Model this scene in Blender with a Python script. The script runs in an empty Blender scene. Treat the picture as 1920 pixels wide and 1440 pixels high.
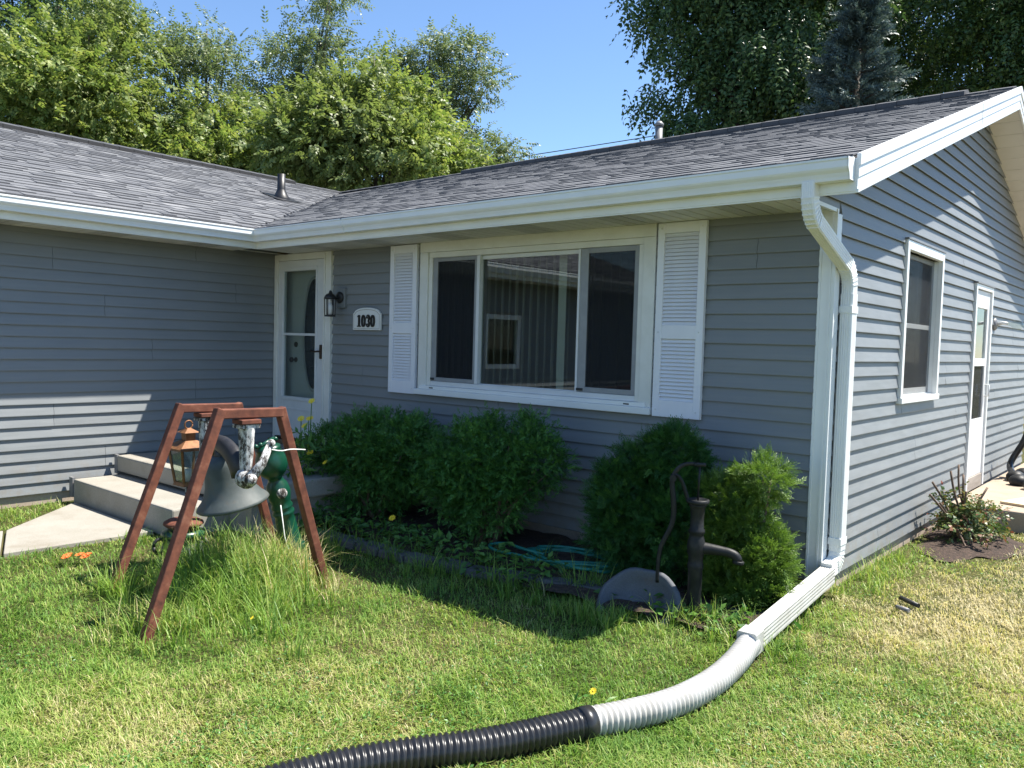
import bpy, bmesh, math, random
import numpy as np
from mathutils import Vector, Matrix

# ------------------------------------------------------------------ camera, sky, sun, exposure
SC = bpy.context.scene
COL = SC.collection
F_PX, YAW, PITCH, ROLL = 1533.5, 0.7058, -0.0505, 0.0282
CAM = np.array([1.851, -5.285, 1.588])
def _axes():
    f = np.array([-math.sin(YAW)*math.cos(PITCH), math.cos(YAW)*math.cos(PITCH), math.sin(PITCH)])
    r = np.array([math.cos(YAW), math.sin(YAW), 0.0]); u = np.cross(r, f)
    return f, r*math.cos(ROLL)+u*math.sin(ROLL), -r*math.sin(ROLL)+u*math.cos(ROLL)
FWD, RGT, UPV = _axes()
cd = bpy.data.cameras.new('camera'); cam = bpy.data.objects.new('camera', cd); COL.objects.link(cam)
cd.sensor_width = 36.0; cd.lens = F_PX/1920*36.0; cd.clip_start = 0.05; cd.clip_end = 2000
cam.matrix_world = Matrix(((RGT[0], UPV[0], -FWD[0], CAM[0]), (RGT[1], UPV[1], -FWD[1], CAM[1]), (RGT[2], UPV[2], -FWD[2], CAM[2]), (0, 0, 0, 1)))
SC.camera = cam
SUN = Vector((1.0, 1.22, 2.75)).normalized()
world = bpy.data.worlds.new('World'); SC.world = world; world.use_nodes = True
wn = world.node_tree
sky = wn.nodes.new('ShaderNodeTexSky'); sky.sky_type = 'NISHITA'; sky.sun_disc = False
sky.sun_elevation = math.asin(SUN.z); sky.sun_rotation = math.atan2(SUN.x, SUN.y)
sky.air_density = 1.0; sky.dust_density = 0.0; sky.ozone_density = 6.0
wn.links.new(sky.outputs[0], wn.nodes['Background'].inputs[0])
wn.nodes['Background'].inputs[1].default_value = 0.09
sl = bpy.data.lights.new('sun', 'SUN'); sl.energy = 5.0; sl.angle = math.radians(0.53); sl.color = (1.0, 0.95, 0.86)
so = bpy.data.objects.new('sun', sl); COL.objects.link(so)
so.rotation_euler = SUN.to_track_quat('Z', 'Y').to_euler()
so.location = (8, 8, 17)
SC.view_settings.view_transform = 'Standard'; SC.view_settings.look = 'None'
SC.view_settings.exposure = 1.3; SC.view_settings.gamma = 1.0; SC.view_settings.use_curve_mapping = False
SC.cycles.max_bounces = 8; SC.cycles.transparent_max_bounces = 12

def ray(x, y): return FWD + RGT*(x-960)/F_PX + UPV*(720-y)/F_PX
def at(x, y, depth): return CAM + ray(x, y)*depth            # a point of the place seen at a photo pixel, depth metres away
R = random.Random(7); NR = np.random.default_rng(11)

# ------------------------------------------------------------------ materials
def mat(name, col, rough=0.6, metal=0.0, spec=0.5):
    m = bpy.data.materials.new(name); m.use_nodes = True
    b = m.node_tree.nodes['Principled BSDF']
    b.inputs['Base Color'].default_value = (*col, 1); b.inputs['Roughness'].default_value = rough
    b.inputs['Metallic'].default_value = metal; b.inputs['Specular IOR Level'].default_value = spec
    return m
def N(m, t): return m.node_tree.nodes.new(t)
def K(m, a, b): m.node_tree.links.new(a, b)
def bsdf(m): return m.node_tree.nodes['Principled BSDF']
def coords(m, scale=(1, 1, 1), kind='Object'):
    if kind == 'World':
        g = N(m, 'ShaderNodeNewGeometry'); src = g.outputs['Position']
    else:
        g = N(m, 'ShaderNodeTexCoord'); src = g.outputs[kind]
    mp = N(m, 'ShaderNodeMapping'); mp.inputs['Scale'].default_value = scale; K(m, src, mp.inputs[0])
    return mp.outputs[0]
def noise(m, vec, scale, detail=4, rough=0.6):
    n = N(m, 'ShaderNodeTexNoise'); n.inputs['Scale'].default_value = scale; n.inputs['Detail'].default_value = detail
    n.inputs['Roughness'].default_value = rough; K(m, vec, n.inputs['Vector']); return n.outputs['Fac']
def ramp(m, fac, stops):
    r = N(m, 'ShaderNodeValToRGB'); e = r.color_ramp.elements
    while len(e) < len(stops): e.new(0.5)
    for el, (p, c) in zip(e, stops): el.position = p; el.color = (*c, 1)
    K(m, fac, r.inputs[0]); return r.outputs[0]
def mix(m, fac, a, b, mode='MIX'):
    x = N(m, 'ShaderNodeMix'); x.data_type = 'RGBA'; x.blend_type = mode
    for s, v in ((x.inputs['Factor'], fac), (x.inputs[6], a), (x.inputs[7], b)):
        if hasattr(v, 'links'): K(m, v, s)
        elif isinstance(v, (int, float)): s.default_value = v
        else: s.default_value = (*v, 1)
    return x.outputs[2]
def bump(m, h, strength, dist=0.01):
    b = N(m, 'ShaderNodeBump'); b.inputs['Strength'].default_value = strength; b.inputs['Distance'].default_value = dist
    K(m, h, b.inputs['Height']); K(m, b.outputs[0], bsdf(m).inputs['Normal'])
def noisy(name, c1, c2, scale, rough=0.6, bstr=0.3, bdist=0.003, stretch=(1, 1, 1), bscale=None, c3=None, metal=0.0, spec=0.5):
    m = mat(name, c1, rough, metal, spec); v = coords(m, stretch, 'World')
    f = noise(m, v, scale)
    st = [(0.3, c1), (0.7, c2)] if c3 is None else [(0.28, c1), (0.55, c2), (0.72, c3)]
    K(m, ramp(m, f, st), bsdf(m).inputs['Base Color'])
    if bstr: bump(m, noise(m, v, bscale or scale*4, 5), bstr, bdist)
    return m

M = {}
def siding_mat(name, stretch, along):
    m = mat(name, (.2, .22, .24), .5, spec=.4); v = coords(m, stretch, 'World')
    f = noise(m, v, 22, 6, .65); big = noise(m, coords(m, (1, 1, 1), 'World'), 1.3, 3)
    rnd = N(m, 'ShaderNodeNewGeometry').outputs['Random Per Island']
    base = ramp(m, f, [(0.3, (.190, .206, .216)), (0.7, (.228, .241, .249))])
    base = mix(m, .5, base, ramp(m, big, [(0.35, (.196, .210, .220)), (0.65, (.230, .241, .246))]))
    base = mix(m, 1.0, base, ramp(m, rnd, [(0, (.95, .955, .96)), (1, (1.0, 1.0, 1.0))]), 'MULTIPLY')
    sep = N(m, 'ShaderNodeSeparateXYZ'); K(m, N(m, 'ShaderNodeNewGeometry').outputs['Position'], sep.inputs[0])
    mr = N(m, 'ShaderNodeMapRange'); mr.inputs[1].default_value = .05; mr.inputs[2].default_value = .55; mr.inputs[3].default_value = .75; mr.inputs[4].default_value = 0.0; K(m, sep.outputs[2], mr.inputs[0])
    dn = N(m, 'ShaderNodeMath'); dn.operation = 'MULTIPLY'; K(m, mr.outputs[0], dn.inputs[0]); K(m, ramp(m, noise(m, coords(m, (1, 1, 1), 'World'), 9, 6, .7), [(0.42, (0, 0, 0)), (0.7, (1, 1, 1))]), dn.inputs[1])
    base = mix(m, dn.outputs[0], base, (.20, .17, .13))                      # soil splashed up by rain
    K(m, base, bsdf(m).inputs['Base Color'])
    wv = noise(m, coords(m, (1, 1, 3), 'World'), 1.6, 2); b1 = N(m, 'ShaderNodeBump'); b1.inputs['Strength'].default_value = .35; b1.inputs['Distance'].default_value = .03; K(m, wv, b1.inputs['Height'])
    b2 = N(m, 'ShaderNodeBump'); b2.inputs['Strength'].default_value = .25; b2.inputs['Distance'].default_value = .0015; K(m, f, b2.inputs['Height']); K(m, b1.outputs[0], b2.inputs['Normal']); K(m, b2.outputs[0], bsdf(m).inputs['Normal']); return m
M['siding_x'] = siding_mat('grey_vinyl_siding_front', (.06, 1, 2.2), 0)
M['siding_y'] = siding_mat('grey_vinyl_siding_side', (1, .06, 2.2), 1)
M['white'] = noisy('white_aluminium', (0.734, 0.752, 0.746), (0.817, 0.828, 0.817), 3, .38, .08, .001, bscale=60)
M['vinylwhite'] = noisy('white_vinyl', (.62, .635, .64), (.70, .71, .71), 6, .45, .1, .001)
M['cream'] = noisy('aged_white_casing', (.66, .655, .60), (.75, .75, .71), 5, .5, .15, .001)
M['shutter'] = noisy('white_plastic_shutter', (.74, .75, .80), (.79, .80, .84), 8, .42, .12, .0008, stretch=(1, 1, .1))
M['soffit'] = noisy('soffit_vinyl', (.60, .59, .55), (.67, .66, .62), 4, .5, .05, .001)
def vented():
    m = mat('vented_soffit_vinyl', (.6, .59, .55), .5)
    v = N(m, 'ShaderNodeTexVoronoi'); v.inputs['Scale'].default_value = 95; v.inputs['Randomness'].default_value = 0.0
    K(m, coords(m, (1, 1, 0), 'World'), v.inputs['Vector'])
    K(m, ramp(m, v.outputs['Distance'], [(0.22, (.10, .10, .10)), (0.30, (.58, .57, .53))]), bsdf(m).inputs['Base Color']); return m
M['vented'] = vented()
def shingle_mat():
    m = mat('laminated_asphalt_shingle', (.1, .1, .1), .9, spec=.25)
    rnd = N(m, 'ShaderNodeNewGeometry').outputs['Random Per Island']
    base = ramp(m, rnd, [(0.0, (.150, .158, .174)), (0.3, (.198, .206, .222)), (0.62, (.226, .234, .248)), (0.85, (.258, .266, .278)), (1.0, (.33, .338, .35))])
    v = coords(m, (1, 1, 1), 'World'); g = noise(m, v, 220, 2, .8)
    base = mix(m, .55, base, ramp(m, g, [(0.35, (.04, .04, .046)), (0.65, (.30, .295, .30))]), 'OVERLAY')
    pat = noise(m, v, 1.7, 3); base = mix(m, .15, base, ramp(m, pat, [(0.35, (.35, .36, .35)), (0.65, (.62, .6, .6))]), 'OVERLAY')
    K(m, base, bsdf(m).inputs['Base Color']); bump(m, g, .5, .003); return m
M['shingle'] = shingle_mat()
M['ridge'] = noisy('dark_ridge_shingle', (.045, .047, .054), (.085, .088, .098), 90, .9, .4, .003)
M['ridge_vent'] = mat('black_ridge_vent', (.015, .015, .017), .7)
def concrete(name, a, b, stain):
    m = mat(name, a, .85, spec=.3); v = coords(m, (1, 1, 1), 'World')
    base = ramp(m, noise(m, v, 3.2, 6, .65), [(0.3, a), (0.7, b)])
    base = mix(m, ramp(m, noise(m, v, 1.9, 5, .7), [(0.52, (0, 0, 0)), (0.68, (.55, .55, .55))]), base, stain)
    f = noise(m, v, 140, 3, .7); base = mix(m, .25, base, ramp(m, f, [(0.4, (.3, .3, .3)), (0.6, (.7, .7, .7))]), 'OVERLAY')
    K(m, base, bsdf(m).inputs['Base Color']); bump(m, f, .35, .002); return m
M['concrete'] = concrete('pale_concrete', (0.258, 0.242, 0.207), (0.309, 0.292, 0.258), (0.202, 0.174, 0.135))
M['patio'] = concrete('tan_patio_concrete', (0.299, 0.238, 0.177), (0.367, 0.299, 0.231), (0.245, 0.177, 0.122))
M['foundation'] = concrete('foundation_concrete', (.34, .27, .21), (.42, .35, .28), (.25, .2, .16))
M['stone'] = concrete('edging_stone', (0.080, 0.080, 0.080), (0.136, 0.132, 0.128), (0.056, 0.064, 0.040))
M['basin'] = concrete('weathered_basin', (0.083, 0.090, 0.103), (0.127, 0.135, 0.146), (0.195, 0.083, 0.039))
M['rust'] = noisy('rusty_steel', (.065, .019, .011), (.145, .044, .023), 14, .82, .6, .002, c3=(.21, .085, .05), bscale=70)
M['copper'] = noisy('tarnished_copper', (.15, .062, .024), (.27, .125, .05), 30, .5, .2, .001, metal=.3)
def peel_mat():
    m = mat('peeling_white_paint', (.5, .5, .5), .85); v = coords(m, (1, 1, .55), 'World'); f = noise(m, v, 24, 6, .75)
    K(m, ramp(m, f, [(0.40, (.028, .022, .018)), (0.47, (.085, .075, .068)), (0.50, (.36, .355, .35)), (0.62, (.62, .62, .61))]), bsdf(m).inputs['Base Color']); bump(m, f, 1.0, .008); return m
M['peel'] = peel_mat()
M['bell'] = noisy('grey_painted_iron', (.038, .050, .050), (.066, .080, .080), 9, .62, .35, .002, c3=(.085, .075, .06), bscale=40)
M['black_iron'] = noisy('black_iron', (0.011, 0.011, 0.012), (0.027, 0.026, 0.027), 20, .5, .4, .002)
M['pump_iron'] = noisy('weathered_black_iron', (.008, .009, .010), (.017, .018, .019), 16, .5, .5, .002, c3=(.030, .029, .028), spec=.25)
M['green_iron'] = noisy('green_enamel_iron', (0.003, 0.038, 0.021), (0.005, 0.058, 0.032), 9, .32, .2, .002)
M['bronze'] = noisy('oil_rubbed_bronze', (.05, .035, .025), (.09, .06, .04), 20, .4, .1, .001, metal=.6)
M['threshold'] = noisy('brown_threshold', (.16, .10, .055), (.25, .17, .10), 12, .6, .2, .001)
M['sashgrey'] = noisy('grey_aluminium_sash', (.24, .25, .26), (.30, .31, .32), 10, .45, .1, .001)
M['black_fill'] = mat('black_fitting_and_void', (.02, .02, .022), .6)  # plain black for small fittings and for openings painted dark
M['pvc_white'] = noisy('white_corrugated_plastic', (.33, .315, .285), (.42, .415, .395), 5, .48, .1, .001, c3=(.46, .46, .445))
M['pvc_black'] = noisy('black_corrugated_plastic', (.012, .012, .013), (.025, .025, .026), 8, .33, .15, .001)
M['hose'] = noisy('green_garden_hose', (.012, .16, .12), (.018, .22, .165), 12, .35, .05, .001)
M['interior'] = mat('room_paint', (.34, .33, .30), .8)
M['carpet'] = mat('room_carpet', (.20, .17, .14), .9)
M['blind'] = mat('cream_blind_vinyl', (.46, .45, .38), .6)
M['inner_door'] = mat('inner_door_paint', (.62, .62, .60), .5)
M['oval'] = noisy('leaded_oval_glass', (.03, .032, .036), (.085, .09, .10), 40, .2, .6, .004)
M['vent_grey'] = noisy('grey_vent_pipe', (.15, .15, .16), (.22, .22, .22), 8, .5, .1, .001)
M['vent_dark'] = noisy('dark_vent_pipe', (0.009, 0.009, 0.010), (0.017, 0.017, 0.019), 8, .45, .1, .001)
M['soil'] = noisy('dark_mulch', (0.025, 0.016, 0.011), (0.063, 0.040, 0.028), 40, .95, 1.0, .02, c3=(0.115, 0.069, 0.052), bscale=90)
def lawn_soil():
    m = mat('lawn_thatch', (.1, .1, .04), .95, spec=.1); v = coords(m, (1, 1, 1), 'World')
    a = noise(m, v, 1.1, 4); b = noise(m, v, 120, 3, .7)
    base = ramp(m, a, [(0.35, (.050, .062, .018)), (0.65, (.120, .105, .045))])
    K(m, mix(m, .5, base, ramp(m, b, [(0.35, (.1, .1, .1)), (0.65, (.9, .9, .9))]), 'OVERLAY'), bsdf(m).inputs['Base Color'])
    bump(m, b, .8, .02); return m
M['ground'] = lawn_soil()
M['board'] = noisy('bare_plywood', (.52, .40, .24), (.62, .50, .33), 6, .7, .2, .002, stretch=(.2, 3, 1))
M['wood_grey'] = noisy('weathered_wood', (.22, .19, .16), (.34, .30, .26), 14, .8, .4, .002, stretch=(1, .15, 1))
M['bark'] = noisy('tree_bark', (.045, .036, .028), (.11, .092, .075), 12, .9, .8, .02, stretch=(1, 1, .3))
M['twig'] = noisy('brown_twig', (.09, .055, .035), (.16, .11, .08), 30, .8, .3, .002)
M['sign'] = noisy('white_sign_plaque', (.70, .70, .68), (.76, .76, .74), 10, .5, .1, .001)
M['numeral'] = mat('dark_numeral_paint', (.022, .018, .014), .5)
M['edge_brown'] = mat('plaque_edge_line', (.30, .27, .22), .6)
M['bulb'] = mat('frosted_bulb', (.75, .75, .74), .3)
M['rope'] = mat('white_wire', (.7, .7, .68), .5)
M['cable'] = mat('black_cable', (.02, .02, .022), .5)
M['yellow'] = mat('yellow_petal', (.78, .58, .02), .6)
M['orange'] = mat('orange_petal', (.62, .14, .025), .6)

def glass_mat(name, tint, refl):
    m = bpy.data.materials.new(name); m.use_nodes = True; nt = m.node_tree; nt.nodes.clear()
    out = nt.nodes.new('ShaderNodeOutputMaterial'); mx = nt.nodes.new('ShaderNodeMixShader')
    tr = nt.nodes.new('ShaderNodeBsdfTransparent'); tr.inputs[0].default_value = (*tint, 1)
    gl = nt.nodes.new('ShaderNodeBsdfGlossy'); gl.inputs['Roughness'].default_value = 0.0; gl.inputs[0].default_value = (.95, 1, 1, 1)
    fr = nt.nodes.new('ShaderNodeFresnel'); fr.inputs[0].default_value = refl
    nz = nt.nodes.new('ShaderNodeTexNoise'); nz.inputs['Scale'].default_value = .9; nz.inputs['Detail'].default_value = 1
    bp = nt.nodes.new('ShaderNodeBump'); bp.inputs['Strength'].default_value = .05; bp.inputs['Distance'].default_value = .05
    g = nt.nodes.new('ShaderNodeNewGeometry')
    nt.links.new(g.outputs['Position'], nz.inputs['Vector']); nt.links.new(nz.outputs[0], bp.inputs['Height']); nt.links.new(bp.outputs[0], gl.inputs['Normal'])
    sb_ = nt.nodes.new('ShaderNodeMath'); sb_.operation = 'SUBTRACT'; sb_.inputs[0].default_value = 1.0; nt.links.new(g.outputs['Backfacing'], sb_.inputs[1])
    ml = nt.nodes.new('ShaderNodeMath'); ml.operation = 'MULTIPLY'; nt.links.new(fr.outputs[0], ml.inputs[0]); nt.links.new(sb_.outputs[0], ml.inputs[1])
    nt.links.new(ml.outputs[0], mx.inputs[0]); nt.links.new(tr.outputs[0], mx.inputs[1]); nt.links.new(gl.outputs[0], mx.inputs[2]); nt.links.new(mx.outputs[0], out.inputs[0])
    return m
M['glass'] = glass_mat('window_glass', (.80, .84, .82), 2.0)
M['screenglass'] = glass_mat('screened_glass', (.52, .55, .58), 1.55)
def screen_mat():
    m = mat('insect_screen', (.022, .025, .030), .7, spec=.3); nt = m.node_tree; out = nt.nodes['Material Output']; mx = N(m, 'ShaderNodeMixShader'); mx.inputs[0].default_value = .26
    tr = N(m, 'ShaderNodeBsdfTransparent'); K(m, bsdf(m).outputs[0], mx.inputs[2]); K(m, tr.outputs[0], mx.inputs[1]); K(m, mx.outputs[0], out.inputs[0]); return m
M['screen'] = screen_mat()
M['lampglass'] = glass_mat('lantern_glass', (.85, .88, .86), 1.45)

def leaf_mat(name, stops, trans=0.4, attr=None, gloss=.45, big=None):
    m = bpy.data.materials.new(name); m.use_nodes = True; nt = m.node_tree; b = bsdf(m)
    b.inputs['Roughness'].default_value = gloss; b.inputs['Specular IOR Level'].default_value = .35
    if attr:
        a = N(m, 'ShaderNodeAttribute'); a.attribute_name = attr; fac = a.outputs['Fac']
    else: fac = N(m, 'ShaderNodeNewGeometry').outputs['Random Per Island']
    c = ramp(m, fac, stops)
    if big:
        c = mix(m, ramp(m, noise(m, coords(m, (1, 1, 1), 'World'), big[0], 3), [(0.42, (0, 0, 0)), (0.6, (1, 1, 1))]), c, mix(m, .75, c, big[1]))
    K(m, c, b.inputs['Base Color'])
    tl = N(m, 'ShaderNodeBsdfTranslucent'); K(m, mix(m, .5, c, mix(m, 1.0, c, (1.5, 1.6, .6), 'MULTIPLY')), tl.inputs[0])
    mx = N(m, 'ShaderNodeMixShader'); mx.inputs[0].default_value = trans
    out = nt.nodes['Material Output']; K(m, b.outputs[0], mx.inputs[1]); K(m, tl.outputs[0], mx.inputs[2]); K(m, mx.outputs[0], out.inputs[0])
    return m
M['grass'] = leaf_mat('grass_blade', [(0, (.090, .190, .030)), (.35, (.205, .335, .058)), (.56, (.33, .40, .10)), (.76, (.48, .43, .20)), (1, (.64, .55, .33))], .35, 'dry', .5)
M['yewleaf'] = leaf_mat('yew_needles', [(0, (0.035, 0.106, 0.025)), (.6, (0.076, 0.203, 0.040)), (1, (0.189, 0.380, 0.064))], .15, 'tone', .4)
M['arbleaf'] = leaf_mat('cedar_sprays', [(0, (0.022, 0.077, 0.022)), (.6, (0.053, 0.150, 0.033)), (1, (0.125, 0.250, 0.044))], .22, 'tone', .45)
M['arbleaf_bright'] = leaf_mat('bright_cedar_sprays', [(0, (.065, .130, .022)), (.6, (.135, .230, .036)), (1, (.24, .33, .068))], .28, 'tone', .45)
M['mapleleaf'] = leaf_mat('yellow_green_leaves', [(0, (.105, .165, .045)), (.5, (.185, .25, .065)), (1, (.32, .35, .11))], .40, None, .45, (.25, (.15, .19, .075)))
M['ashleaf'] = leaf_mat('grey_green_leaves', [(0, (.105, .155, .075)), (.6, (.17, .22, .11)), (1, (.27, .30, .17))], .34, None, .42)
M['darkleaf'] = leaf_mat('dark_green_leaves', [(0, (0.032, 0.074, 0.030)), (.6, (0.061, 0.115, 0.043)), (1, (0.135, 0.203, 0.061))], .22, None, .38)
M['spruceleaf'] = leaf_mat('blue_spruce_needles', [(0, (0.054, 0.090, 0.090)), (.6, (0.090, 0.138, 0.138)), (1, (0.168, 0.216, 0.204))], .08, None, .5)
M['weedleaf'] = leaf_mat('broad_weed_leaves', [(0, (0.048, 0.131, 0.030)), (.6, (0.090, 0.206, 0.041)), (1, (0.166, 0.304, 0.062))], .28, None, .42)
M['roseleaf'] = leaf_mat('rose_leaves', [(0, (.05, .09, .03)), (.5, (.10, .15, .05)), (.8, (.20, .18, .07)), (1, (.22, .07, .05))], .25, None, .42)

# ------------------------------------------------------------------ mesh helpers
class MB:
    def __init__(s): s.v = []; s.f = []; s.sm = []
    def add(s, vs, fs, smooth=False):
        o = len(s.v); s.v += [tuple(map(float, p)) for p in vs]; s.f += [tuple(i+o for i in f) for f in fs]; s.sm += [smooth]*len(fs); return s
    def box(s, x0, x1, y0, y1, z0, z1):
        vs = [(x, y, z) for z in (z0, z1) for y in (y0, y1) for x in (x0, x1)]
        return s.add(vs, [(0, 2, 3, 1), (4, 5, 7, 6), (0, 1, 5, 4), (2, 6, 7, 3), (0, 4, 6, 2), (1, 3, 7, 5)])
    def hexa(s, a, b):                                    # two quads a (bottom) and b (top)
        return s.add(list(a)+list(b), [(3, 2, 1, 0), (4, 5, 6, 7), (0, 1, 5, 4), (1, 2, 6, 5), (2, 3, 7, 6), (3, 0, 4, 7)])
    def prism(s, prof, p0, p1, u, w):                     # profile (a,b) in axes u,w extruded from p0 to p1
        p0, p1, u, w = map(np.array, (p0, p1, u, w)); n = len(prof)
        vs = [p0+u*a+w*b for a, b in prof]+[p1+u*a+w*b for a, b in prof]
        return s.add(vs, [tuple(range(n))[::-1], tuple(range(n, 2*n))]+[(i, (i+1) % n, n+(i+1) % n, n+i) for i in range(n)])
    def tube(s, pts, rad, seg=8, cap=True, sx=1.0, smooth=True, rot=0.0, up=None):
        pts = [np.array(p, float) for p in pts]; n = len(pts); rad = rad if hasattr(rad, '__len__') else [rad]*n
        vs = []; up0 = np.array(up if up is not None else (0, 0, 1.0))
        pu = None
        for i, p in enumerate(pts):
            t = pts[min(i+1, n-1)]-pts[max(i-1, 0)]; t /= np.linalg.norm(t)+1e-9
            if pu is None:
                a = up0 if abs(t@up0) < .95 else np.array((1.0, 0, 0))
            else: a = pu
            e = a-t*(a@t); e /= np.linalg.norm(e)+1e-9; pu = e; h = np.cross(t, e)
            for k in range(seg):
                q = rot+2*math.pi*k/seg; vs.append(p+(e*math.cos(q)+h*math.sin(q)*sx)*rad[i])
        fs = [(i*seg+k, i*seg+(k+1) % seg, (i+1)*seg+(k+1) % seg, (i+1)*seg+k) for i in range(n-1) for k in range(seg)]
        s.add(vs, fs, smooth)
        if cap:
            o = len(s.v)-n*seg
            s.f += [tuple(o+k for k in range(seg))[::-1], tuple(o+(n-1)*seg+k for k in range(seg))]; s.sm += [False, False]
        return s
    def lathe(s, prof, base=(0, 0, 0), axis=(0, 0, 1), seg=28, smooth=True, flute=None):
        ax = Vector(axis).normalized(); q = ax.to_track_quat('Z', 'Y').to_matrix(); vs = []
        for r, z in prof:
            for k in range(seg):
                a = 2*math.pi*k/seg; rr = r*(1+(flute(a, z) if flute else 0))
                v = q @ Vector((rr*math.cos(a), rr*math.sin(a), z)); vs.append((v.x+base[0], v.y+base[1], v.z+base[2]))
        n = len(prof)
        fs = [(i*seg+k, i*seg+(k+1) % seg, (i+1)*seg+(k+1) % seg, (i+1)*seg+k) for i in range(n-1) for k in range(seg)]
        s.add(vs, fs, smooth)
        o = len(s.v)-n*seg; s.f += [tuple(o+k for k in range(seg))[::-1], tuple(o+(n-1)*seg+k for k in range(seg))]; s.sm += [False, False]
        return s
    def ball(s, c, r, seg=10, rings=6, sc=(1, 1, 1)):
        vs = []; 
        for i in range(rings+1):
            t = math.pi*i/rings
            for k in range(seg):
                a = 2*math.pi*k/seg; vs.append((c[0]+r*sc[0]*math.sin(t)*math.cos(a), c[1]+r*sc[1]*math.sin(t)*math.sin(a), c[2]+r*sc[2]*math.cos(t)))
        return s.add(vs, [(i*seg+k, (i+1)*seg+k, (i+1)*seg+(k+1) % seg, i*seg+(k+1) % seg) for i in range(rings) for k in range(seg)], True)
    def mesh(s, name, m, org=(0, 0, 0)):
        me = bpy.data.meshes.new(name)
        me.from_pydata([(v[0]-org[0], v[1]-org[1], v[2]-org[2]) for v in s.v], [], s.f)
        me.polygons.foreach_set('use_smooth', s.sm); me.materials.append(M[m] if isinstance(m, str) else m); me.update(); return me
    def build(s, name, m, parent=None, org=(0, 0, 0), bev=0.0, **tags):
        return link(name, s.mesh(name, m, org), parent, org, bev, **tags)
def link(name, me, parent=None, org=(0, 0, 0), bev=0.0, label=None, cat=None, group=None, kind=None):
    o = bpy.data.objects.new(name, me); COL.objects.link(o); o.location = org
    if parent is not None:
        o.parent = parent; o.matrix_parent_inverse = PINV.get(parent.name, Matrix())
    PINV[o.name] = Matrix.Translation(-Vector(org))
    if bev:
        b = o.modifiers.new('bevel', 'BEVEL'); b.width = bev; b.segments = 2; b.limit_method = 'ANGLE'; b.angle_limit = math.radians(40)
    for k, v in (('label', label), ('category', cat), ('group', group), ('kind', kind)):
        if v: o[k] = v
    return o
PINV = {}
def thing(name, label, cat, loc=(0, 0, 0), group=None):
    o = bpy.data.objects.new(name, None); COL.objects.link(o); o.location = loc; o.empty_display_size = .1
    PINV[o.name] = Matrix.Translation(-Vector(loc))
    o['label'] = label; o['category'] = cat
    if group: o['group'] = group
    return o
def B(name, m, parent, *a, bev=0.0, **k): return MB().box(*a).build(name, m, parent, bev=bev, **k)

def fastmesh(name, V, T, m, attrs=None, smooth=False):
    me = bpy.data.meshes.new(name); V = np.ascontiguousarray(V, np.float32); T = np.ascontiguousarray(T, np.int32); nt = len(T)
    me.vertices.add(len(V)); me.vertices.foreach_set('co', V.ravel())
    me.loops.add(nt*3); me.loops.foreach_set('vertex_index', T.ravel())
    me.polygons.add(nt); me.polygons.foreach_set('loop_start', np.arange(0, nt*3, 3, dtype=np.int32))
    try: me.polygons.foreach_set('loop_total', np.full(nt, 3, np.int32))
    except Exception: pass
    me.polygons.foreach_set('use_smooth', np.full(nt, smooth))
    for k, a in (attrs or {}).items():
        at_ = me.attributes.new(k, 'FLOAT', 'POINT'); at_.data.foreach_set('value', np.ascontiguousarray(a, np.float32))
    me.materials.append(M[m] if isinstance(m, str) else m); me.update(calc_edges=True); me.validate(); return me
def unit(a): return a/(np.linalg.norm(a, axis=-1, keepdims=True)+1e-9)
def frames(d, roll=None):                                 # rotation matrices whose X column follows d
    d = unit(d); n = len(d); up = np.tile([0, 0, 1.0], (n, 1)); up[np.abs(d[:, 2]) > .95] = [1.0, 0, 0]
    y = unit(np.cross(up, d)); z = np.cross(d, y)
    if roll is not None:
        c, s_ = np.cos(roll)[:, None], np.sin(roll)[:, None]; y, z = y*c+z*s_, z*c-y*s_
    return np.stack([d, y, z], 2)
def scatter(tv, tt, pos, rot, scale):                     # copies of a small template joined into one mesh
    n, k = len(pos), len(tv)
    V = np.einsum('nij,kj->nki', rot, tv)*np.asarray(scale).reshape(-1, 1, 1)+pos[:, None, :]
    T = (tt[None]+(np.arange(n)*k)[:, None, None]).reshape(-1, 3); return V.reshape(-1, 3), T

# ------------------------------------------------------------------ dimensions of the place (metres)
L = 6.1645; OV = .55; EVX = -5.68; GX = .30; D = 4.0; ZE = 2.69; ZR = 4.2; P = (ZR-ZE)/(D+OV); RXW = EVX-(D+OV)
SOF = 2.49; YB = 7.4; YBE = 7.95; WY = -8.0; Z0 = .10; EXP = .1016
PB = (ZR-ZE)/(YBE-D)
def zmain(y): return ZE+P*(y+OV)
def zwing(x): return ZE+P*(EVX-x)

# ------------------------------------------------------------------ ground, walk, steps, patio
g = MB()
def patch(x0, x1, y0, y1, nx, ny, fz):
    xs = np.linspace(x0, x1, nx+1); ys = np.linspace(y0, y1, ny+1)
    vs = [(x, y, fz(x, y)) for y in ys for x in xs]
    fs = [(j*(nx+1)+i, j*(nx+1)+i+1, (j+1)*(nx+1)+i+1, (j+1)*(nx+1)+i) for j in range(ny) for i in range(nx)]
    g.add(vs, fs, True)
patch(-150, 150, -150, 150, 40, 40, lambda x, y: 0.0)
g.build('ground', 'ground', kind='structure', label='mown lawn ground of the front yard', cat='ground')
wk = MB(); 
walk = thing('concrete_walk', 'pale concrete walk leading up to the front steps', 'path', (-5.0, -3.5, 0)); walk['kind'] = 'structure'
WL = [(-5.92, -2.235), (-5.16, -3.05), (-5.02, -4.2), (-5.0, -6.0), (-5.0, -9.0)]; WR = [(-4.40, -2.235), (-4.44, -3.3), (-4.2, -4.4), (-4.0, -6.0), (-4.0, -9.0)]
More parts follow.
